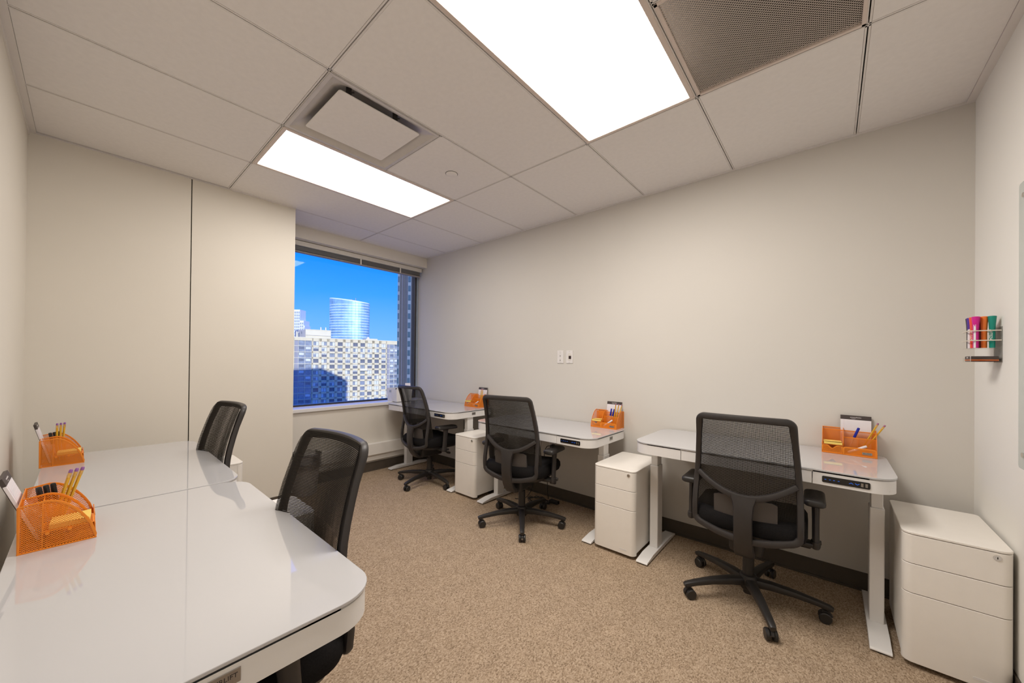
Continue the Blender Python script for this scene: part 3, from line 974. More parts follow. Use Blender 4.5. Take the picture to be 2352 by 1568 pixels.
def make_marker_white():
    t = thing('correction_pen', 'p', 'pen')
    b = MB(); b.lathe([(0.004, 0.0), (0.0062, 0.004), (0.0066, 0.070), (0.0055, 0.076)], 14); b.build('barrel', CLEARPL, t)
    b = MB(); b.lathe([(0.0067, 0.060), (0.0067, 0.082), (0.005, 0.086)], 14); b.build('cap', PAPER, t)
    b = MB(); b.box(0.0062, 0.0070, -0.002, 0.002, 0.018, 0.052); b.build('imprint', STEEL, t, False)
    return t
def make_pad():
    t = thing('notepad', 'n', 'notepad')
    W2 = 0.0635
    b = MB(); b.box(-W2, W2, -0.004, 0.003, 0.0, 0.199, bev=0.0006); b.build('pages', PAPER, t)
    b = MB(); b.box(-W2-0.0005, W2+0.0005, -0.0047, 0.0042, 0.177, 0.2005, bev=0.0006); b.box(-W2, W2, 0.003, 0.0042, 0.0, 0.18); hd = b.build('binding', PADHEAD, t, label='dark binding strip with white lettering')
    text_mesh('amazonbasics', 0.0085, LETTER, 'lettering', hd, frame_mtx((0, -0.0049, 0.190), (1, 0, 0), (0, 0, 1)), 0.0001)
    b = MB()
    b.sweep([(-0.018+0.018*i/6, -0.0050, 0.1835-0.0018*math.sin(PI*i/6)) for i in range(7)], (0, 1, 0), 0.0009, 0.0002); b.build('swoosh', LETTER, hd)
    b = MB()
    b.box(-W2+0.014, -W2+0.0145, -0.0043, -0.0039, 0.002, 0.176)
    b.build('margin_line', mat('margin_red', (0.62, 0.42, 0.47), 0.8), t, False)
    b = MB()
    for i in range(22): b.box(-W2+0.001, W2-0.001, -0.0043, -0.0039, 0.008+i*0.0073, 0.0083+i*0.0073)
    b.build('ruled_lines', mat('rule_blue', (0.60, 0.63, 0.72), 0.8), t, False)['kind'] = 'stuff'
    return t
def make_sticky():
    t = thing('sticky_notes', 's', 'sticky notes')
    b = MB(); b.box(-0.038, 0.038, -0.038, 0.038, 0.0, 0.012, bev=0.0006); b.build('block', YELLOWP, t)
    b = MB()
    b.sheet(lambda u, v: (-0.038+0.076*u, -0.038+0.076*v, 0.0124+0.004*(1-v)**2*(0.6+0.4*u)), 4, 6); b.build('top_sheet', YELLOWP, t)
    return t
org0, pad0, sticky0 = make_organizer(), make_pad(), make_sticky()
pencil_p, pencil_m = make_pencil(ERASER), make_pencil(ERASERP)
pen_black, pen_blue, pen_white = make_pen(BLACKPL, CLEARPL), make_pen(BLUECAP, CLEARPL), make_marker_white()
used = set()
def take(proto, label, cat, group):
    if proto.name not in used:
        used.add(proto.name)
        return tag(proto, label, cat, group)
    return dup(proto, label, cat, group)
ORD = ('first', 'second', 'third')
# desk: (x, y, z, rotation, place words, pad lean)
ORGS = [
    ('L1', -1.756, -0.048, 0.728, PI+0.01, 'on the large front left desk', 0.070),
    ('L2', -2.968, -0.076, 0.728, PI+0.02, 'on the far left desk', 0.050),
    ('R1', -2.905, 2.772, 0.768, 0.0, 'on the far corner desk', 0.036),
    ('R2', -1.375, 2.785, 0.734, 0.0, 'on the middle desk', 0.034),
    ('R3', 0.078, 2.778, 0.771, -0.02, 'on the right-hand desk', 0.030),
]
for key, x, y, z, rz, where, lean in ORGS:
    Mo = Matrix.Translation((x, y, z+0.001)) @ Matrix.Rotation(rz, 4, 'Z')
    P = lambda a: Mo @ Vector(a)
    o = take(org0, 'orange wire mesh desk organizer ' + where, 'organizer', 'orange mesh desk organizers')
    o.matrix_world = Mo
    n = take(pad0, 'white notepad with a dark top strip in the organizer ' + where, 'notepad', 'notepads in the organizers')
    px = 0.030 if key != 'L1' else 0.035
    base, top = Vector((px, OD/2-0.030, 0.004)), Vector((px, OD/2-0.030+lean, 0.2))
    zt = (top-base).normalized()
    yt = Vector((0, 1, 0)); yt = (yt-zt*yt.dot(zt)).normalized()
    mm = Matrix((yt.cross(zt), yt, zt)).transposed().to_4x4()
    mm.translation = base
    n.matrix_world = Mo @ mm
    st = take(sticky0, 'block of yellow sticky notes in the organizer ' + where, 'sticky notes', 'yellow sticky note blocks')
    st.matrix_world = Mo @ Matrix.Translation((-OW/2+0.044, -0.030 if key[0] == 'R' else -0.022, 0.0485)) @ Matrix.Rotation(0.08 if key[0] == 'R' else -0.05, 4, 'Z')
    xs = -OW/2+0.088
    yc = 0.011
    if key == 'R3':
        at(take(pen_blue, 'blue-capped pen leaning in the organizer ' + where, 'pen', 'blue-capped pens'), P((xs+0.018, yc, 0.004)), P((xs+0.066, yc-0.012, 0.15)))
        for i, (a, c) in enumerate((((xs+0.076, 0.182+0.0), 0), ((xs+0.086, 0.0), 1))):
            at(take(pencil_m, ('taller' if i == 0 else 'lower') + ' yellow pencil of two leaning right in organizer ' + where, 'pencil', 'yellow pencils'), P((xs+0.066+0.010*i, yc+0.004*i, 0.004)), P((xs+0.134+0.022*i, yc-0.010, 0.165-0.012*i)))
        at(take(pen_white, 'white correction pen in the front tray of organizer ' + where, 'pen', 'white correction pens'), P((xs+0.020, -OD/2+0.018, 0.012)), P((xs+0.085, -OD/2+0.030, 0.048)))
    elif key == 'R2':
        for i in range(2):
            at(take(pen_blue, ('left' if i == 0 else 'right') + ' one of two blue-capped pens in organizer ' + where, 'pen', 'blue-capped pens'), P((xs+0.026+0.016*i, yc, 0.004)), P((xs+0.050+0.024*i, yc+0.008, 0.15)))
        for i in range(3):
            at(take(pencil_m, ORD[i] + ' from left of three yellow pencils in organizer ' + where, 'pencil', 'yellow pencils'), P((xs+0.070+0.012*i, yc, 0.004)), P((xs+0.086+0.022*i, yc+0.004+0.006*i, 0.17)))
        at(take(pen_white, 'white correction pen in the front tray of organizer ' + where, 'pen', 'white correction pens'), P((xs+0.016, -OD/2+0.018, 0.012)), P((xs+0.075, -OD/2+0.034, 0.058)))
    elif key == 'R1':
        for i in range(2):
            at(take(pencil_m, ('left' if i == 0 else 'right') + ' one of two yellow pencils in organizer ' + where, 'pencil', 'yellow pencils'), P((xs+0.070+0.012*i, yc, 0.004)), P((xs+0.083+0.020*i, yc+0.004, 0.17)))
        at(take(pen_white, 'white correction pen in the front tray of organizer ' + where, 'pen', 'white correction pens'), P((xs+0.020, -OD/2+0.018, 0.012)), P((xs+0.080, -OD/2+0.034, 0.054)))
    else:
        near = key == 'L1'
        for i in range(3):
            at(take(pen_black, ORD[i] + ' from wall of three black-capped pens in organizer ' + where, 'pen', 'black-capped pens'), P((xs+0.026+0.012*i, yc+0.008-0.011*i, 0.004)), P((xs+0.022+0.012*i, yc+0.030-0.013*i, 0.148)))
        for i in range(3):
            top = (xs+0.022+0.012*i, yc-0.030-0.012*i, 0.182) if near else (xs+0.028+0.012*i, yc+0.008-0.012*i, 0.186)
            at(take(pencil_p, ORD[i] + ' from wall of three purple-tipped pencils in organizer ' + where, 'pencil', 'yellow pencils'), P((xs+0.030+0.012*i, yc+0.010-0.008*i, 0.004)), P(top))
        at(take(pen_white, 'white correction pen in the front tray of organizer ' + where, 'pen', 'white correction pens'), P((xs+0.085, -OD/2+0.024, 0.014)), P((xs+0.020, -OD/2+0.020, 0.045)))

# =================================================================== SMALL THINGS ABOUT THE ROOM
# white box with a card sticking out, on the far corner desk
wb_ = thing('storage_box', 'open white box with a grey label holder on the far corner desk', 'box', (-3.925, 2.470, 0.773), 0.0)
b = MB()
def bx(h, z): return [(-h, -h, z), (h, -h, z), (h, h, z), (-h, h, z)]
b.loft([bx(0.098, 0.0), bx(0.108, 0.152), bx(0.105, 0.152), bx(0.095, 0.004)])
b.build('body', WHITE, wb_)
b = MB(); b.box(-0.046, -0.006, -0.1085, -0.1065, 0.108, 0.132, bev=0.0006); b.build('label_holder', STEEL, wb_)
b = MB(); b.box(0.088, 0.106, -0.112, -0.100, 0.148, 0.160, bev=0.002); b.build('clip', BLACKPL, wb_)
fc = thing('folded_card', 'small folded white card sticking up from the white box by the window', 'card', (-3.885, 2.555, 0.900), -0.5)
b = MB(); b.prism([(-0.075, 0.0), (0.012, 0.085), (0.055, 0.045), (0.055, 0.042), (0.012, 0.081), (-0.072, 0.0)], -0.03, 0.03, mtx=frame_mtx((0, 0, 0), (1, 0, 0), (0, 0, 1))); b.build('card', PAPER, fc)

# waste bin beside the projecting wall
bn = thing('waste_bin', 'grey waste bin with a clear plastic liner beside the projecting wall under the window', 'bin', (-3.735, 1.350, 0.0))
b = MB(); b.lathe([(0.100, 0.0), (0.105, 0.004), (0.130, 0.285), (0.136, 0.287), (0.136, 0.297), (0.128, 0.297), (0.100, 0.012)], 28); b.build('body', BINM, bn)
b = MB()
rg_ = random.Random(3)
rings = []
for r, z in ((0.141, 0.245), (0.143, 0.290), (0.140, 0.325), (0.137, 0.350), (0.143, 0.372), (0.136, 0.376), (0.128, 0.30)):
    rings.append([((r+rg_.uniform(-0.004, 0.004))*math.cos(2*PI*i/28), (r+rg_.uniform(-0.004, 0.004))*math.sin(2*PI*i/28), z+rg_.uniform(-0.006, 0.006)) for i in range(28)])
b.loft(rings, cap=False); b.build('liner', BAG, bn)

# wall plates
def plate(name, label, x, z, w, h):
    t = thing(name, label, 'wall plate', (x, YB, z))
    b = MB(); b.box(-w/2, w/2, -0.006, 0.0, -h/2, h/2, bev=0.002); b.build('cover', OUTLET, t)
    return t
p1 = plate('blank_switch_plate', 'left white wall plate with a column of small dots on the long wall', -1.882, 1.306, 0.068, 0.117)
for z, r in ((0.045, 0.0022), (0.028, 0.0015), (0.009, 0.0042), (-0.010, 0.002), (-0.030, 0.0042), (-0.046, 0.0022)):
    b = MB(); b.cyl((0, -0.0075, z), (0, -0.005, z), r, seg=12); b.build('button', DARKPL if r > 0.004 else STEEL, p1)
p2 = plate('data_jack_plate', 'right white wall plate with a dark square jack on the long wall', -1.784, 1.306, 0.070, 0.116)
b = MB(); b.prism(rrect(-0.017, 0.017, -0.032, 0.034, 0.0165, 7), 0, 0.003, mtx=frame_mtx((0, -0.0055, 0), (1, 0, 0), (0, 0, 1))); b.build('insert', BLINDW, p2)
b = MB(); b.box(-0.006, 0.018, -0.0105, -0.006, -0.018, 0.010, bev=0.001); b.build('jack', mat('jack_dark', (0.03, 0.012, 0.012), 0.4), p2)
for z in (0.05, -0.05):
    b = MB(); b.cyl((0, -0.0075, z), (0, -0.005, z), 0.0025, seg=10); b.build('screw', STEEL, p2)
p3 = plate('wide_cover_plate', 'large white cover plate low on the wall behind the middle chair', -2.135, 0.445, 0.085, 0.120)
b = MB(); b.box(-0.030, 0.030, -0.0075, -0.005, -0.045, 0.045, bev=0.001); b.build('blank', OUTLET, p3)
p4 = plate('power_outlet', 'white power outlet under the middle desk with a black plug', -1.960, 0.462, 0.072, 0.116)
for z in (0.022, -0.022):
    b = MB(); b.prism(rrect(-0.014, 0.014, z-0.014, z+0.014, 0.006, 4), 0, 0.002, mtx=frame_mtx((0, -0.0055, 0), (1, 0, 0), (0, 0, 1))); so2 = b.build('socket', PAPER, p4)
    for x in (-0.006, 0.006):
        b = MB(); b.box(x-0.001, x+0.001, -0.0085, -0.0070, z-0.004, z+0.005); b.build('slot', DARKGAP, so2, False)
def bez(pts, n=10):
    """Catmull-Rom through the points"""
    out = []
    P = [Vector(p) for p in pts]
    for i in range(len(P)-1):
        a, c, d, e = P[max(0, i-1)], P[i], P[i+1], P[min(len(P)-1, i+2)]
        for k in range(n):
            t = k/n
            out.append(0.5*((2*c)+(d-a)*t+(2*a-5*c+4*d-e)*t*t+(3*c-a-3*d+e)*t**3))
    out.append(P[-1])
    return out
cb = thing('power_cable', 'black power cord plugged into the outlet under the middle desk', 'cable', (-1.93, 2.80, 0.46))
b = MB(); b.tube(bez([(0.0, 0.005, 0.028), (-0.035, -0.03, 0.02), (-0.05, -0.045, -0.06), (-0.03, -0.03, -0.22), (-0.02, -0.03, -0.38), (-0.02, -0.02, -0.455)]), 0.0035); b.build('cord', BLACKPL, cb)
b = MB(); b.box(-0.017, 0.017, -0.012, 0.042, 0.012, 0.040, bev=0.008, seg=2); b.build('plug', BLACKPL, cb)
cb2 = thing('desk_cable', 'thin black cable hanging from the underside of the middle desk', 'cable', (-2.05, 2.70, 0.0))
b = MB(); b.tube(bez([(0, 0, 0.66), (0.0, 0.0, 0.55), (-0.015, 0.01, 0.35), (-0.02, 0.0, 0.12), (-0.06, -0.05, 0.012), (-0.13, -0.12, 0.005)]), 0.003); b.build('cord', BLACKPL, cb2)
cb3 = thing('coiled_cable', 'loose coil of black cable on the carpet behind the middle chair', 'cable', (-1.98, 2.66, 0.004))
b = MB()
pts = []
for i in range(46):
    a = i*0.55
    pts.append((0.10*math.cos(a)*(1+0.25*math.sin(i*1.7)), 0.055*math.sin(a)*(1+0.3*math.cos(i*1.3)), 0.004+0.022*abs(math.sin(i*0.8))))
b.tube(bez(pts, 4), 0.003, 6); b.build('cord', BLACKPL, cb3)
b = MB(); b.box(-0.045, 0.045, -0.02, 0.02, 0.0, 0.028, bev=0.006, seg=2, mtx=Matrix.Translation((0.13, 0.07, 0))); b.build('adapter', BLACKPL, cb3)
cb4 = thing('corner_cable', 'thin black cable hanging behind the far corner chair down to the carpet', 'cable', (-3.02, 2.70, 0.0))
b = MB(); b.tube(bez([(0, 0, 0.69), (0.0, 0.0, 0.5), (0.01, 0.01, 0.2), (0.03, -0.03, 0.02), (0.10, -0.10, 0.005), (0.13, -0.05, 0.005), (0.08, -0.03, 0.006)]), 0.003); b.build('cord', BLACKPL, cb4)

# marker holder on the right wall
mh = thing('marker_holder', 'clear acrylic marker holder fixed to the right wall beside the corner', 'holder', (XR, 2.525, 1.278))
dx, hy = 0.087, 0.055
b = MB()
b.box(-0.003, 0.0, -hy, hy, 0.0, 0.150); b.build('back_plate', ACRYL, mh, False)
for z0, z1, nm in ((0.058, 0.061, 'shelf'), (0.0, 0.003, 'lower_shelf')):
    b = MB(); b.box(-dx, -0.003, -hy, hy, z0, z1); b.build(nm, ACRYL, mh, False)
for z in (0.134, 0.093):
    b = MB()
    b.box(-dx-0.002, -dx+0.001, -hy, hy, z-0.002, z+0.002)
    b.box(-dx, -0.003, -hy-0.001, -hy+0.002, z-0.002, z+0.002)
    b.box(-dx, -0.003, hy-0.002, hy+0.001, z-0.002, z+0.002)
    b.build('rail', ACRYLE, mh)
b = MB(); b.box(-dx, -dx+0.003, -hy, hy, 0.003, 0.020); b.box(-dx, -0.003, -hy, -hy+0.002, 0.003, 0.020); b.build('lower_lip', ACRYL, mh, False)
MK = [('black', (0.020, 0.016, 0.018), -0.070, 0.040, 'black marker standing farthest left in the clear wall holder'),
      ('purple', (0.085, 0.030, 0.30), -0.072, 0.014, 'purple marker with a white barrel in the clear wall holder'),
      ('red', (0.83, 0.080, 0.040), -0.070, -0.014, 'red-orange marker standing left of the pink one in the clear wall holder'),
      ('pink', (0.62, 0.005, 0.26), -0.068, -0.042, 'magenta marker with a white stripe in the middle of the clear wall holder'),
      ('brown', (0.12, 0.014, 0.012), -0.050, -0.016, 'dark maroon marker half hidden behind the magenta marker'),
      ('orange', (0.83, 0.19, 0.025), -0.043, -0.028, 'orange marker standing between the magenta and the green markers'),
      ('green', (0.0, 0.24, 0.18), -0.024, -0.040, 'teal green marker nearest the wall in the clear wall holder')]
for nm, col, x, y, lab in MK:
    t = thing('marker', lab, 'marker', (XR+x, 2.525+y, 1.278+0.0615), 0.0, 'coloured whiteboard markers')
    m = mat('marker_'+nm, col, 0.35, var=0.03)
    bar = m if nm not in ('purple', 'black') else (PAPER if nm == 'purple' else m)
    b = MB(); b.lathe([(0.0080, 0.0), (0.0085, 0.002), (0.0088, 0.088)], 16); b.build('barrel', bar, t)
    b = MB(); b.lathe([(0.0092, 0.082), (0.0098, 0.100), (0.0122, 0.130), (0.0118, 0.133), (0.006, 0.1345)], 16); b.build('cap', m, t)
    if nm in ('pink', 'purple', 'black'):
        b = MB(); b.box(-0.0032, 0.0032, -0.0094, -0.0084, 0.000, 0.100 if nm == 'pink' else 0.084, mtx=Matrix.Rotation(-0.5, 4, 'Z')); b.build('label_stripe', PAPER, t, False)
    if nm in ('green', 'red'):
        text_mesh('ARTEZA', 0.012, LETTER, 'lettering', t, frame_mtx((-0.0055, -0.0078, 0.055), (0, 0, -1), Vector((0.82, -0.57, 0))), 0.0004)
er = thing('whiteboard_eraser', 'black eraser with an orange stripe lying in the bottom of the clear wall holder', 'eraser', (XR-0.043, 2.520, 1.2812))
b = MB(); b.box(-0.041, 0.034, -0.047, 0.040, 0.009, 0.023, bev=0.0015); b.build('body', PADHEAD, er)
b = MB(); b.box(-0.0412, 0.0342, -0.0472, 0.0402, 0.0045, 0.009); b.build('stripe', mat('eraser_orange', (0.72, 0.17, 0.03), 0.6), er, False)
b = MB(); b.box(-0.040, 0.033, -0.046, 0.039, 0.0, 0.0045); b.build('felt', mat('eraser_felt', (0.10, 0.03, 0.02), 0.95), er, False)
text_mesh('EXPO', 0.009, LETTER, 'lettering', er, frame_mtx((-0.0414, 0.0, 0.016), (0, -1, 0), (0, 0, 1)), 0.0002)
b = MB(); b.box(-0.0415, -0.0400, -0.0475, -0.0455, 0.001, 0.0235); b.build('edge_band', PAPER, er, False)

# glass writing board on the right wall
gb = thing('whiteboard', 'pale glass writing board on the right wall at the edge of the photo', 'whiteboard', (XR-0.001, 1.612, 1.41))
b = MB(); b.prism(rrect(-0.60, 0.60, -0.512, 0.512, 0.012, 4), 0.014, 0.020, bev=0.001, mtx=frame_mtx((0, 0, 0), (0, -1, 0), (0, 0, 1))); b.build('glass_panel', BOARD, gb)
for y in (-0.55, 0.55):
    for z in (-0.46, 0.46):
        b = MB(); b.cyl((0, y, z), (-0.024, y, z), 0.009, seg=14); b.build('standoff', CHROME, gb)

# =================================================================== OUTSIDE THE WINDOW
b = MB(); b.box(-900, 300, -500, 800, -42.0, -40.0)
struct(b.build('ground', mat('street_grey', (0.38, 0.36, 0.32), 0.9, var=0.2, scale=0.02), smooth=False))
CREAM = mat('cream_brick', (0.76, 0.66, 0.42), 0.85, var=0.05, scale=0.6)
CREAML = mat('cream_concrete', (0.80, 0.72, 0.50), 0.8, var=0.04, scale=0.4)
GREYC = mat('grey_concrete', (0.34, 0.33, 0.34), 0.8, var=0.06, scale=0.5)
WFRAME = mat('far_window_frame', (0.24, 0.235, 0.24), 0.5)
P_DARK = mat('far_pane_dark', (0.17, 0.18, 0.21), 0.25, spec=0.5, var=0.2, scale=0.8)
P_MID = mat('far_pane_grey', (0.30, 0.33, 0.36), 0.25, spec=0.5, var=0.2, scale=0.8)
P_LITE = mat('far_pane_curtain', (0.70, 0.71, 0.68), 0.5, var=0.1, scale=0.8)
BAYG = mat('bay_glass', (0.26, 0.29, 0.33), 0.2, spec=0.6, var=0.25, scale=0.5)
# apartment block: local x along the facade (to the right), y into the building, z up
FA = math.atan2(0.9852, 0.1711)
apt = thing('apartment_block', 'cream apartment block with rows of windows seen straight through the window', 'building', (-186.686, 71.883, 0.0), FA)
S0, S1, ZT, ZB = -12.0, 41.4, 11.5, -40.0
b = MB(); b.box(S0, S1, 0.45, 16.0, ZB, ZT-0.6); b.build('core', P_DARK, apt, False)
rowz = [8.85-2.805*k for k in range(12)]
cols = [0.03+3.63*k for k in range(10)]
WWD, WHT = 2.35, 1.92
b = MB()
b.box(-1.6, 34.4, 0.0, 0.5, rowz[0]+WHT/2, ZT)
for k, z in enumerate(rowz):
    b.box(-1.6, 34.4, 0.0, 0.5, (rowz[k+1]+WHT/2 if k < 11 else ZB), z-WHT/2)
ed = [-1.6] + [v for c in cols for v in (c-WWD/2, c+WWD/2)] + [34.4]
for i in range(0, len(ed), 2): b.box(ed[i], ed[i+1], 0.0, 0.5, ZB, ZT)
b.box(S0, -1.6, 0.0, 0.5, 10.0, ZT); b.box(34.4, S1, 0.0, 0.5, 9.6, ZT)
b.box(-9.9, -9.0, 0.0, 0.6, ZB, ZT); b.box(41.0, S1, 0.0, 0.6, ZB, ZT)
b.build('facade', CREAM, apt, False)
b = MB(); b.box(S0, S1, -0.12, 0.2, ZT-0.28, ZT+0.1); b.build('parapet', CREAML, apt, False)
def win_proto():
    f = MB()
    for q in ((-WWD/2, WWD/2, -WHT/2, -WHT/2+0.10), (-WWD/2, WWD/2, WHT/2-0.10, WHT/2)): f.box(q[0], q[1], -0.05, 0.05, q[2], q[3])
    for x in (-WWD/2+0.05, 0.02, WWD/2-0.05): f.box(x-0.05, x+0.05, -0.05, 0.05, -WHT/2, WHT/2)
    return f.build('window', WFRAME, apt, False)
w0 = win_proto()
panes = {}
for nm, m in (('d', P_DARK), ('m', P_MID), ('l', P_LITE)):
    f = MB(); f.box(-WWD/4+0.05, WWD/4-0.05, -0.01, 0.01, -WHT/2+0.08, WHT/2-0.08)
    o = f.build('pane', m, None, False)
    panes[nm] = o.data
    bpy.data.objects.remove(o, do_unlink=True)
f = MB(); f.box(-WWD/2+0.1, WWD/2-0.1, -0.03, -0.012, WHT/2-0.62, WHT/2-0.1); o = f.build('blind', P_LITE, None, False); blind_me = o.data; bpy.data.objects.remove(o, do_unlink=True)
wr = random.Random(11)
first = True
for ri, z in enumerate(rowz[:11]):
    for ci, x in enumerate(cols):
        if ci == 6 and ri >= 5: continue
        if first: w = w0; first = False
        else:
            w = w0.copy(); C.objects.link(w)
        w.parent = apt
        w.location = (x, 0.30, z)
        t = wr.random()
        pr = 'dd' if t < 0.30 else ('ml' if t < 0.62 else ('ll' if t < 0.76 else ('mm' if t < 0.9 else 'lm')))
        for s, k in ((-1, pr[0]), (1, pr[1])):
            p = bpy.data.objects.new('pane', panes[k]); C.objects.link(p)
            p.parent = w
            p.location = (s*WWD/4, 0.0, 0.0)
        if wr.random() < 0.3:
            p = bpy.data.objects.new('blind', blind_me); C.objects.link(p)
            p.parent = w
# glazed stair strip with a balcony above it
b = MB(); b.box(20.7, 23.6, 0.10, 0.3, ZB, rowz[5]+WHT/2); b.build('stair_glazing', BAYG, apt, False)
for k in range(5, 12):
    b = MB(); b.box(20.7, 23.6, 0.02, 0.2, rowz[k]-1.5, rowz[k]-1.3); b.build('stair_band', CREAML, apt, False)
b = MB(); b.box(20.2, 24.0, -0.9, 0.1, -4.5, -4.1); b.box(20.2, 24.0, -0.9, -0.8, -4.1, -3.3); b.build('balcony', CREAML, apt, False)
# glazed bays at both ends
for x0, x1, dark in ((-9.0, -1.7, (-8.9, -7.5)), (34.5, 41.0, (34.6, 35.9))):
    b = MB(); b.box(dark[0], dark[1], 0.12, 0.3, ZB, 9.9); b.build('bay_pier', GREYC, apt, False)
    for k in range(12):
        z0 = rowz[k]-1.35
        b = MB(); b.box(x0, x1, 0.02, 0.4, z0-0.12, z0+0.06); b.build('floor_slab', CREAML, apt, False)
        xa = dark[1]+0.1
        b = MB(); b.box(xa, x1-0.1, 0.22, 0.3, z0+0.06, z0+2.68); bay = b.build('bay_window', BAYG, apt, False)
        b = MB(); b.box(xa, x1-0.1, 0.14, 0.2, z0+0.06, z0+0.85); b.build('rail_panel', P_MID, bay, False)
        n = 2
        for j in range(n):
            wdt = (x1-0.1-xa)/n
            b = MB(); b.box(xa+j*wdt+0.35, xa+(j+1)*wdt-0.45, 0.17, 0.24, z0+1.2, z0+2.3); b.build('pane', (P_DARK, P_MID, P_DARK, P_LITE)[wr.randrange(4)], bay, False)
        b = MB()
        for j in range(n+1): b.box(xa+j*wdt-0.06, xa+j*wdt+0.06, 0.1, 0.22, z0+0.06, z0+2.68)
        b.build('mullions', CREAML, bay, False)['kind'] = 'stuff'
# roof
b = MB(); b.box(-4.1, 7.0, 2.0, 12.0, ZT-0.6, 15.5); b.box(-4.2, 7.1, 1.9, 12.1, 15.3, 15.55); b.build('penthouse', CREAML, apt, False)
b = MB(); b.box(-7.2, -4.1, 2.4, 11.0, ZT-0.6, 15.1); ph = b.build('plant_room', GREYC, apt, False)
b = MB(); b.box(-5.9, -5.6, 2.3, 2.45, 13.2, 14.4); b.build('vent_slot', P_DARK, ph, False)
b = MB(); b.box(-4.1, 7.05, 1.88, 2.0, 12.6, 12.75); b.build('band', GREYC, apt, False)
for x in (2.9, 5.1):
    b = MB(); b.cyl((x, 4.0, 15.4), (x, 4.0, 17.0), 0.28, seg=10); b.build('flue', CREAML, apt)
b = MB(); b.box(-11.0, -8.9, 1.0, 4.0, ZT, 13.2); b.box(-8.2, -7.8, 1.0, 1.4, ZT, 14.2); b.box(-7.6, -7.3, 1.0, 1.4, ZT, 14.0); b.build('roof_equipment', CREAML, apt, False)['kind'] = 'stuff'
b = MB(); b.box(24.0, 30.2, 2.5, 6.0, ZT-0.4, 12.4); b.build('roof_unit', CREAML, apt, False)
b = MB(); b.lathe([(0.7, 0), (0.6, 0.5), (0.35, 0.85), (0.05, 1.0)], 16, Matrix.Translation((25.7, 3.6, 12.4))); b.build('roof_dome', CREAML, apt)
b = MB(); b.box(22.6, 24.0, 2.0, 3.0, ZT-0.4, 12.3); b.build('condenser', GREYC, apt, False)

# elliptical glass tower far behind
gt = thing('glass_tower', 'round blue glass tower rising behind the cream apartment block', 'building', (-494.0, 233.0, 0.0), math.radians(40.87))
GT = mat('tower_glass', (0.27, 0.46, 0.60), 0.5, metal=0.3, var=0.25, scale=0.12)
GB = mat('tower_band', (0.72, 0.82, 0.88), 0.4, var=0.05)
RA, RB_ = 26.3, 15.0
def ztop(x): return 80.3-0.125*x
NS = 72
el = [(RA*math.cos(2*PI*i/NS), RB_*math.sin(2*PI*i/NS)) for i in range(NS)]
b = MB(); b.loft([[(x, y, -40) for x, y in el], [(x, y, ztop(x)) for x, y in el]]); b.build('glass_shell', GT, gt)
for k in range(32):
    z = -36+3.55*k
    if z > 78: break
    b = MB()
    pts = [(x*1.006, y*1.006) for x, y in el if ztop(x) > z+1.2]
    if len(pts) == NS:
        b.loft([[(x, y, z-0.42) for x, y in pts], [(x, y, z+0.42) for x, y in pts]])
    else:
        b.prism(pts, z-0.42, z+0.42)
    b.build('floor_band', GB, gt, False)
b = MB(); b.loft([[(x*1.01, y*1.01, ztop(x)-0.8) for x, y in el], [(x*1.01, y*1.01, ztop(x)+0.5) for x, y in el]]); b.build('roof_rim', GB, gt)
b = MB()
for i in range(0, NS, 2):
    x, y = el[i]
    b.box(x*1.003-0.12, x*1.003+0.12, y*1.003-0.12, y*1.003+0.12, -40, ztop(x))
b.build('mullions', GT, gt, False)['kind'] = 'stuff'
b = MB(); b.box(-3, 5, -4, 4, 79, 82.0); b.box(8.0, 8.6, -1, -0.4, 78, 84.5); b.build('roof_plant', GREYC, gt, False)['kind'] = 'stuff'

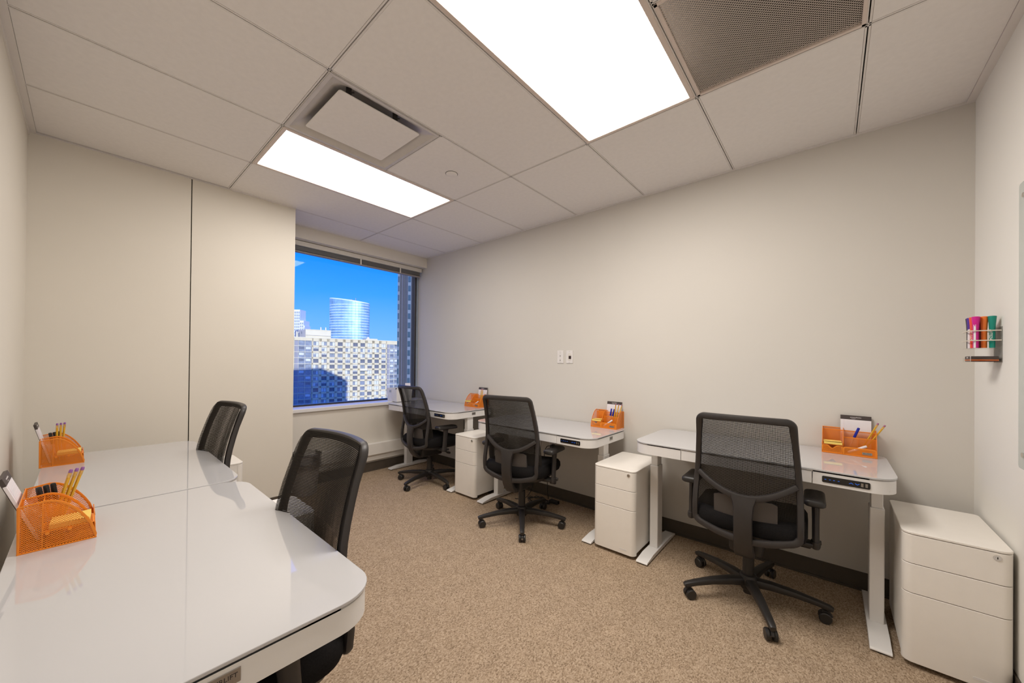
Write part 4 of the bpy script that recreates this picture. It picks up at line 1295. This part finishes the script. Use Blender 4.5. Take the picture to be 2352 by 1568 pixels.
# stepped white tower
wt = thing('white_tower', 'narrow stepped white tower at the left edge of the view outside', 'building', (-462.6, 154.7, 0.0), math.radians(40.87))
WT = mat('white_cladding', (0.80, 0.82, 0.82), 0.6, var=0.03)
for x0, x1, zt, nc in ((-9.0, 6.0, 57.6, 7), (6.0, 10.4, 45.0, 2), (10.4, 11.6, 39.3, 1)):
    b = MB(); b.box(x0, x1, 0, 12, -40, zt); blk = b.build('block', WT, wt, False)
    b = MB()
    n = 0
    z = zt-3.2
    while z > 15:
        for j in range(nc):
            cw = (x1-x0)/nc
            b.box(x0+cw*(j+0.2), x0+cw*(j+0.8), -0.1, 0.1, z-1.3, z+1.0)
        z -= 3.3
    b.build('windows', P_MID, blk, False)['kind'] = 'stuff'

# slab tower close by on the right
st_ = thing('grey_tower', 'tall blue-grey tower with columns of windows at the right edge of the window', 'building', (-124.6, 77.1, 0.0), math.radians(40.3))
SHADECLAD = mat('shaded_cladding', (0.045, 0.05, 0.066), 0.6, var=0.05, scale=0.5)  # tower's shade is put into these darkened colours, the sun still reaches it
SHADEPIL = mat('shaded_pilaster', (0.075, 0.075, 0.09), 0.6, var=0.05, scale=0.5)
PNW = mat('shaded_spandrel', (0.15, 0.19, 0.23), 0.6, var=0.05)  # spandrels darkened too, as part of the painted shade
PNG = mat('tower_pane', (0.05, 0.085, 0.11), 0.2, spec=0.6, var=0.2, scale=0.6)
b = MB(); b.box(0, 14.0, 0.0, 14.0, -40, 62); b.build('shaft', SHADECLAD, st_, False)
for x0, x1, d in ((0.95, 1.25, 0.35), (1.55, 2.25, 0.3), (2.55, 2.75, 0.2)):
    b = MB(); b.box(x0, x1, -d, 0.05, -40, 62); b.build('pilaster', SHADEPIL, st_, False)
wmesh = {}
for x0, x1 in ((0.05, 0.85), (3.95, 5.15), (8.0, 9.2)):
    b = MB(); b.box(x0, x1, -0.12, 0.02, -40, 62); b.build('window_strip', PNW, st_, False)
    proto = None
    for k in range(29):
        if proto is None:
            b = MB(); b.box(x0+0.12, x1-0.12, -0.20, -0.1, -1.15, 1.0); proto = b.build('window', PNG, st_, False); w = proto
        else:
            w = proto.copy(); C.objects.link(w)
        w.location = (0, 0, -38+3.5*k)

# a neighbouring office block hidden behind the projecting wall, whose shadow falls across the apartment block
ow = thing('office_block', 'office block next door whose shadow falls on the cream apartment block', 'building', (-60.0, -7.7, -40.0))
b = MB(); b.box(0.0, 20.0, -55.0, 0.0, 0.0, 81.3); b.build('mass', GREYC, ow, False)
for k in range(20):
    b = MB(); b.box(-0.1, 20.1, -55.1, 0.1, 3.0+4.0*k, 3.6+4.0*k); b.build('floor_band', CREAML, ow, False)
